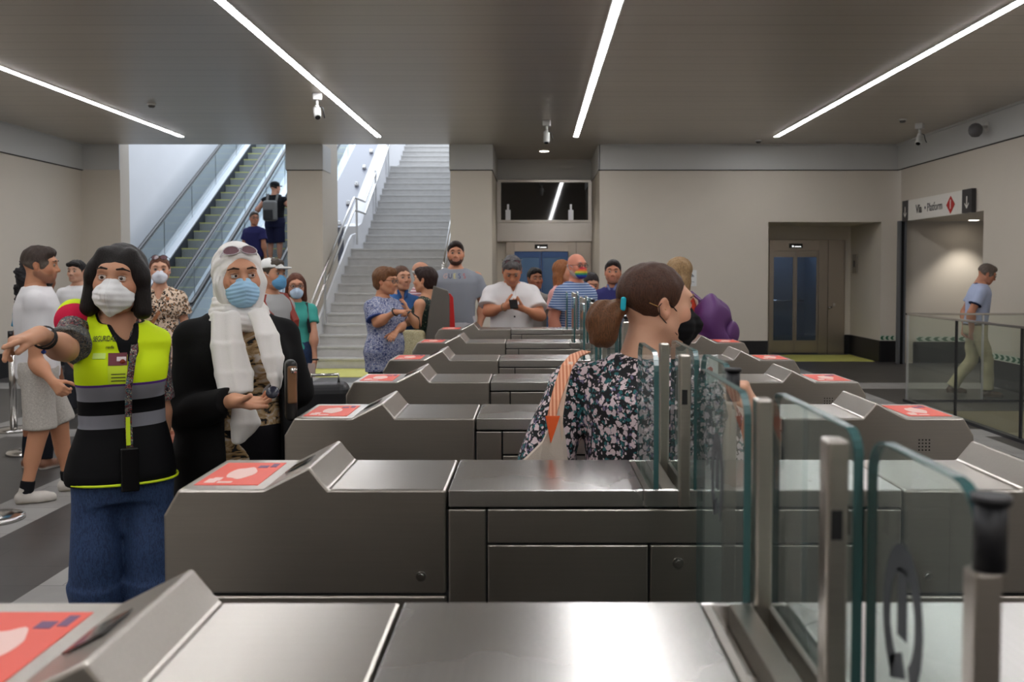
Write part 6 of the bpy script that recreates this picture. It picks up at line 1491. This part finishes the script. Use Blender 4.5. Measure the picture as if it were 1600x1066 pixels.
# blonde with purple backpack
p = Person(1.19, 7.35, -128, 1.69, 'blonde person with purple backpack and orange top beyond the black mask', 'f', 1.1, skin=srgb(220,172,146), head=(20,0,0), q=2, hair_c=srgb(150,120,84), hs=1.06)
p.body(); p.hair('long', srgb(158,128,92), .0035); p.shirt(srgb(206,70,44), hem=.88, sl=0, ease=.012, r=.08, drop=.03, seed=191); p.trousers(srgb(50,56,76)); p.shoes(srgb(90,90,90))
PUR = srgb(96,54,110); M_pur = vcmat('purple_nylon', .5, 0, .3, 90)
b = empty('backpack', (p.x, p.y, 0), p.yaw, 'purple backpack slung on the back of the blonde person', 'backpack')
def bpmesh(name, prims, parent, amp=.014, col=PUR, f=30):
    v, f_, c = sdf_mesh(prims, .011, col, lambda X, Y, Z: wrinkle(X, Y, Z, amp, f, 14, (1,1,1))); return mesh_from(name, [(v, f_, c)], M_pur, parent, 1)
bpmesh('bag_body', [EL((-.12,.24,1.20), (.17,.13,.20), k=.05), EL((-.16,.27,1.05), (.16,.12,.14), k=.05), BX((-.14,.22,1.02), (.13,.10,.10), .05, k=.04)], b)
bpmesh('front_pocket', [EL((-.20,.37,1.09), (.10,.05,.10), k=.03), EL((-.27,.30,1.12), (.05,.06,.09), k=.03)], b, .005)
for g in (-1, 1):
    m = MB(); m.ribbon([np.array([g*.10,.16,1.20]), np.array([g*.115,.13,1.36]), p.NB+np.array([g*.11,.03,.01]), p.NB+np.array([g*.11,-.07,-.03]), np.array([g*.13,-.15,1.2]), np.array([g*.16,-.10,1.05])], .055, .014, (0,1,.2)); m.build('shoulder_strap', mat('purple_strap', (98,52,112), .6), b)
m = MB(); m.tube([(-.30,.34,1.0),(-.24,.40,1.04),(-.15,.41,1.02)], .008, 8); m.build('zip', M_rubber, b)
# walker beyond the balustrade
p = Person(5.62, 11.42, 74, 1.70, 'person in pale blue polo and khaki trousers walking beyond the glass balustrade', 'm', 1.05, skin=srgb(178,122,96), head=(4,24,0), q=2, hair_c=srgb(92,78,70), lean=(0,-.05), hs=1.02)
a = p.W; p.arm('R', p.J['shR']+np.array([-.06,.13,-.27]), p.J['shR']+np.array([.04,.10,-.50])); p.arm('L', p.J['shL']+np.array([.04,.12,-.27]), p.J['shL']+np.array([-.08,.14,-.48]))
p.J['knR'] = np.array([-.09,-.13,.50]); p.J['anR'] = np.array([-.09,-.15,.085]); p.J['knL'] = np.array([.09,.0,.48]); p.J['anL'] = np.array([.09,.24,.10])
p.body(); p.hair('short', srgb(92,80,72), .002, grey=srgb(110,100,92)); p.shirt(srgb(168,178,206), hem=.92, sl=.6, ease=.020, slr=(.074,.078), seed=201, extra=[RC(p.NB+np.array([-.05,-.0,-.005]), p.NB+np.array([-.03,-.06,-.03]), .022, .014, .008, col=srgb(40,50,80)), RC(p.NB+np.array([-.055,.03,.005]), p.NB+np.array([.055,.03,.005]), .022, .022, .008, col=srgb(40,50,80))])
p.mk('sleeve_trim', [RC(p.J['shR']+(p.J['elR']-p.J['shR'])*.58, p.J['shR']+(p.J['elR']-p.J['shR'])*.64, .082, .082, flat=True)], .012, srgb(34,42,70), M_cloth)
p.glasses(frame=(.1,.08,.07)); p.trousers(srgb(168,158,128), None, 1.0, .016, 'trousers', .98, .078, .074, 5, .008); p.shoes(srgb(80,60,48), srgb(110,100,90))
Rr = np.array(p.rows(.02,.92,1.445)); m = MB(); m.tube([(Rr[0,1]+Rr[0,3]*math.cos(t), Rr[0,2]+Rr[0,4]*math.sin(t), .93*p.k) for t in np.linspace(0,2*math.pi,25)[:-1]], .012, 6, close=True); m.build('belt', mat('brown_belt', (60,40,30), .5), p.root)

# riders on the right escalator
st = lambda n: .21*(n+1)
p = Person(-5.72, 18.35, 160, 1.72, 'person in navy polo looking back on the escalator', 'm', 1.1, z0=st(4), skin=srgb(190,132,104), head=(-130,0,0), q=2, hair_c=srgb(90,80,72), hs=1.12)
p.body(); p.hair('short', srgb(84,76,70), .002); p.glasses(frame=(.05,.04,.05)); p.shirt(srgb(44,44,92), hem=.84, sl=.7, ease=.026, slr=(.084,.086), seed=211); p.trousers(srgb(40,40,56)); p.shoes(srgb(50,50,50))
p = Person(-5.62, 19.45, 172, 1.84, 'person in black sleeveless top and black cap climbing the escalator', 'm', 1.08, z0=st(7), skin=srgb(206,152,128), head=(-20,0,0), q=2, hair_c=srgb(40,34,30), hs=1.05)
p.arm('L', p.J['shL']+np.array([.16,.02,-.20]), p.J['shL']+np.array([.24,-.10,-.24])); p.arm('R', p.J['shR']+np.array([-.17,-.03,-.22]), p.J['shR']+np.array([-.34,-.16,-.36]))
p.body(); p.hair('short', srgb(40,34,30)); p.shirt(srgb(22,22,26), hem=.88, sl=.12, ease=.02, slr=(.07,.07), seed=221); p.trousers(srgb(32,34,62), None, .5, .03, 'shorts', 1.0, .10); p.shoes(srgb(30,30,34))
c = p.hp('cap', [EL((0,.012,.050), (.088,.105,.080), k=.02), HALF((0,0,.030), (0,-.1,-1), .004, 's')], srgb(20,20,26), M_cloth); p.hp('cap_visor', [EL((0,-.118,.040), (.068,.055,.010))], srgb(20,20,26), M_cloth, parent=c)
t = empty('backpack', (p.x, p.y, p.z0), p.yaw, 'grey and black backpack worn by the person in the black cap', 'backpack')
m = MB(); m.box(-.15,.15,.15,.32,.98,1.42); m.build('bag_body', mat('grey_nylon', (112,112,110), .7), t, .06, 4); m = MB(); m.box(-.10,.10,.32,.36,1.0,1.22); m.build('front_pocket', mat('black_nylon', (34,34,36), .7), t, .02, 3)
for g in (-1, 1): m = MB(); m.ribbon([np.array([g*.10,.17,1.36]), p.NB+np.array([g*.11,.07,.03]), p.NB+np.array([g*.11,-.06,.02]), np.array([g*.14,-.15,1.25])], .05, .012, (0,1,.2)); m.build('shoulder_strap', mat('grey_nylon', (112,112,110)), t)
p = Person(-5.58, 21.3, 170, 1.70, 'person in red highest on the escalator, half hidden by the pillar', 'f', 1.0, z0=st(12), skin=srgb(206,150,124), q=2, hair_c=srgb(70,50,40))
p.arm('R', p.J['shR']+np.array([-.19,-.02,-.20]), p.J['shR']+np.array([-.02,-.08,-.40])); p.body(); p.hair('long', srgb(70,50,40)); p.shirt(srgb(180,44,34), hem=.8, sl=0, seed=231); p.trousers(srgb(60,80,120), None, .5, .01, 'shorts'); p.shoes(srgb(200,200,200))
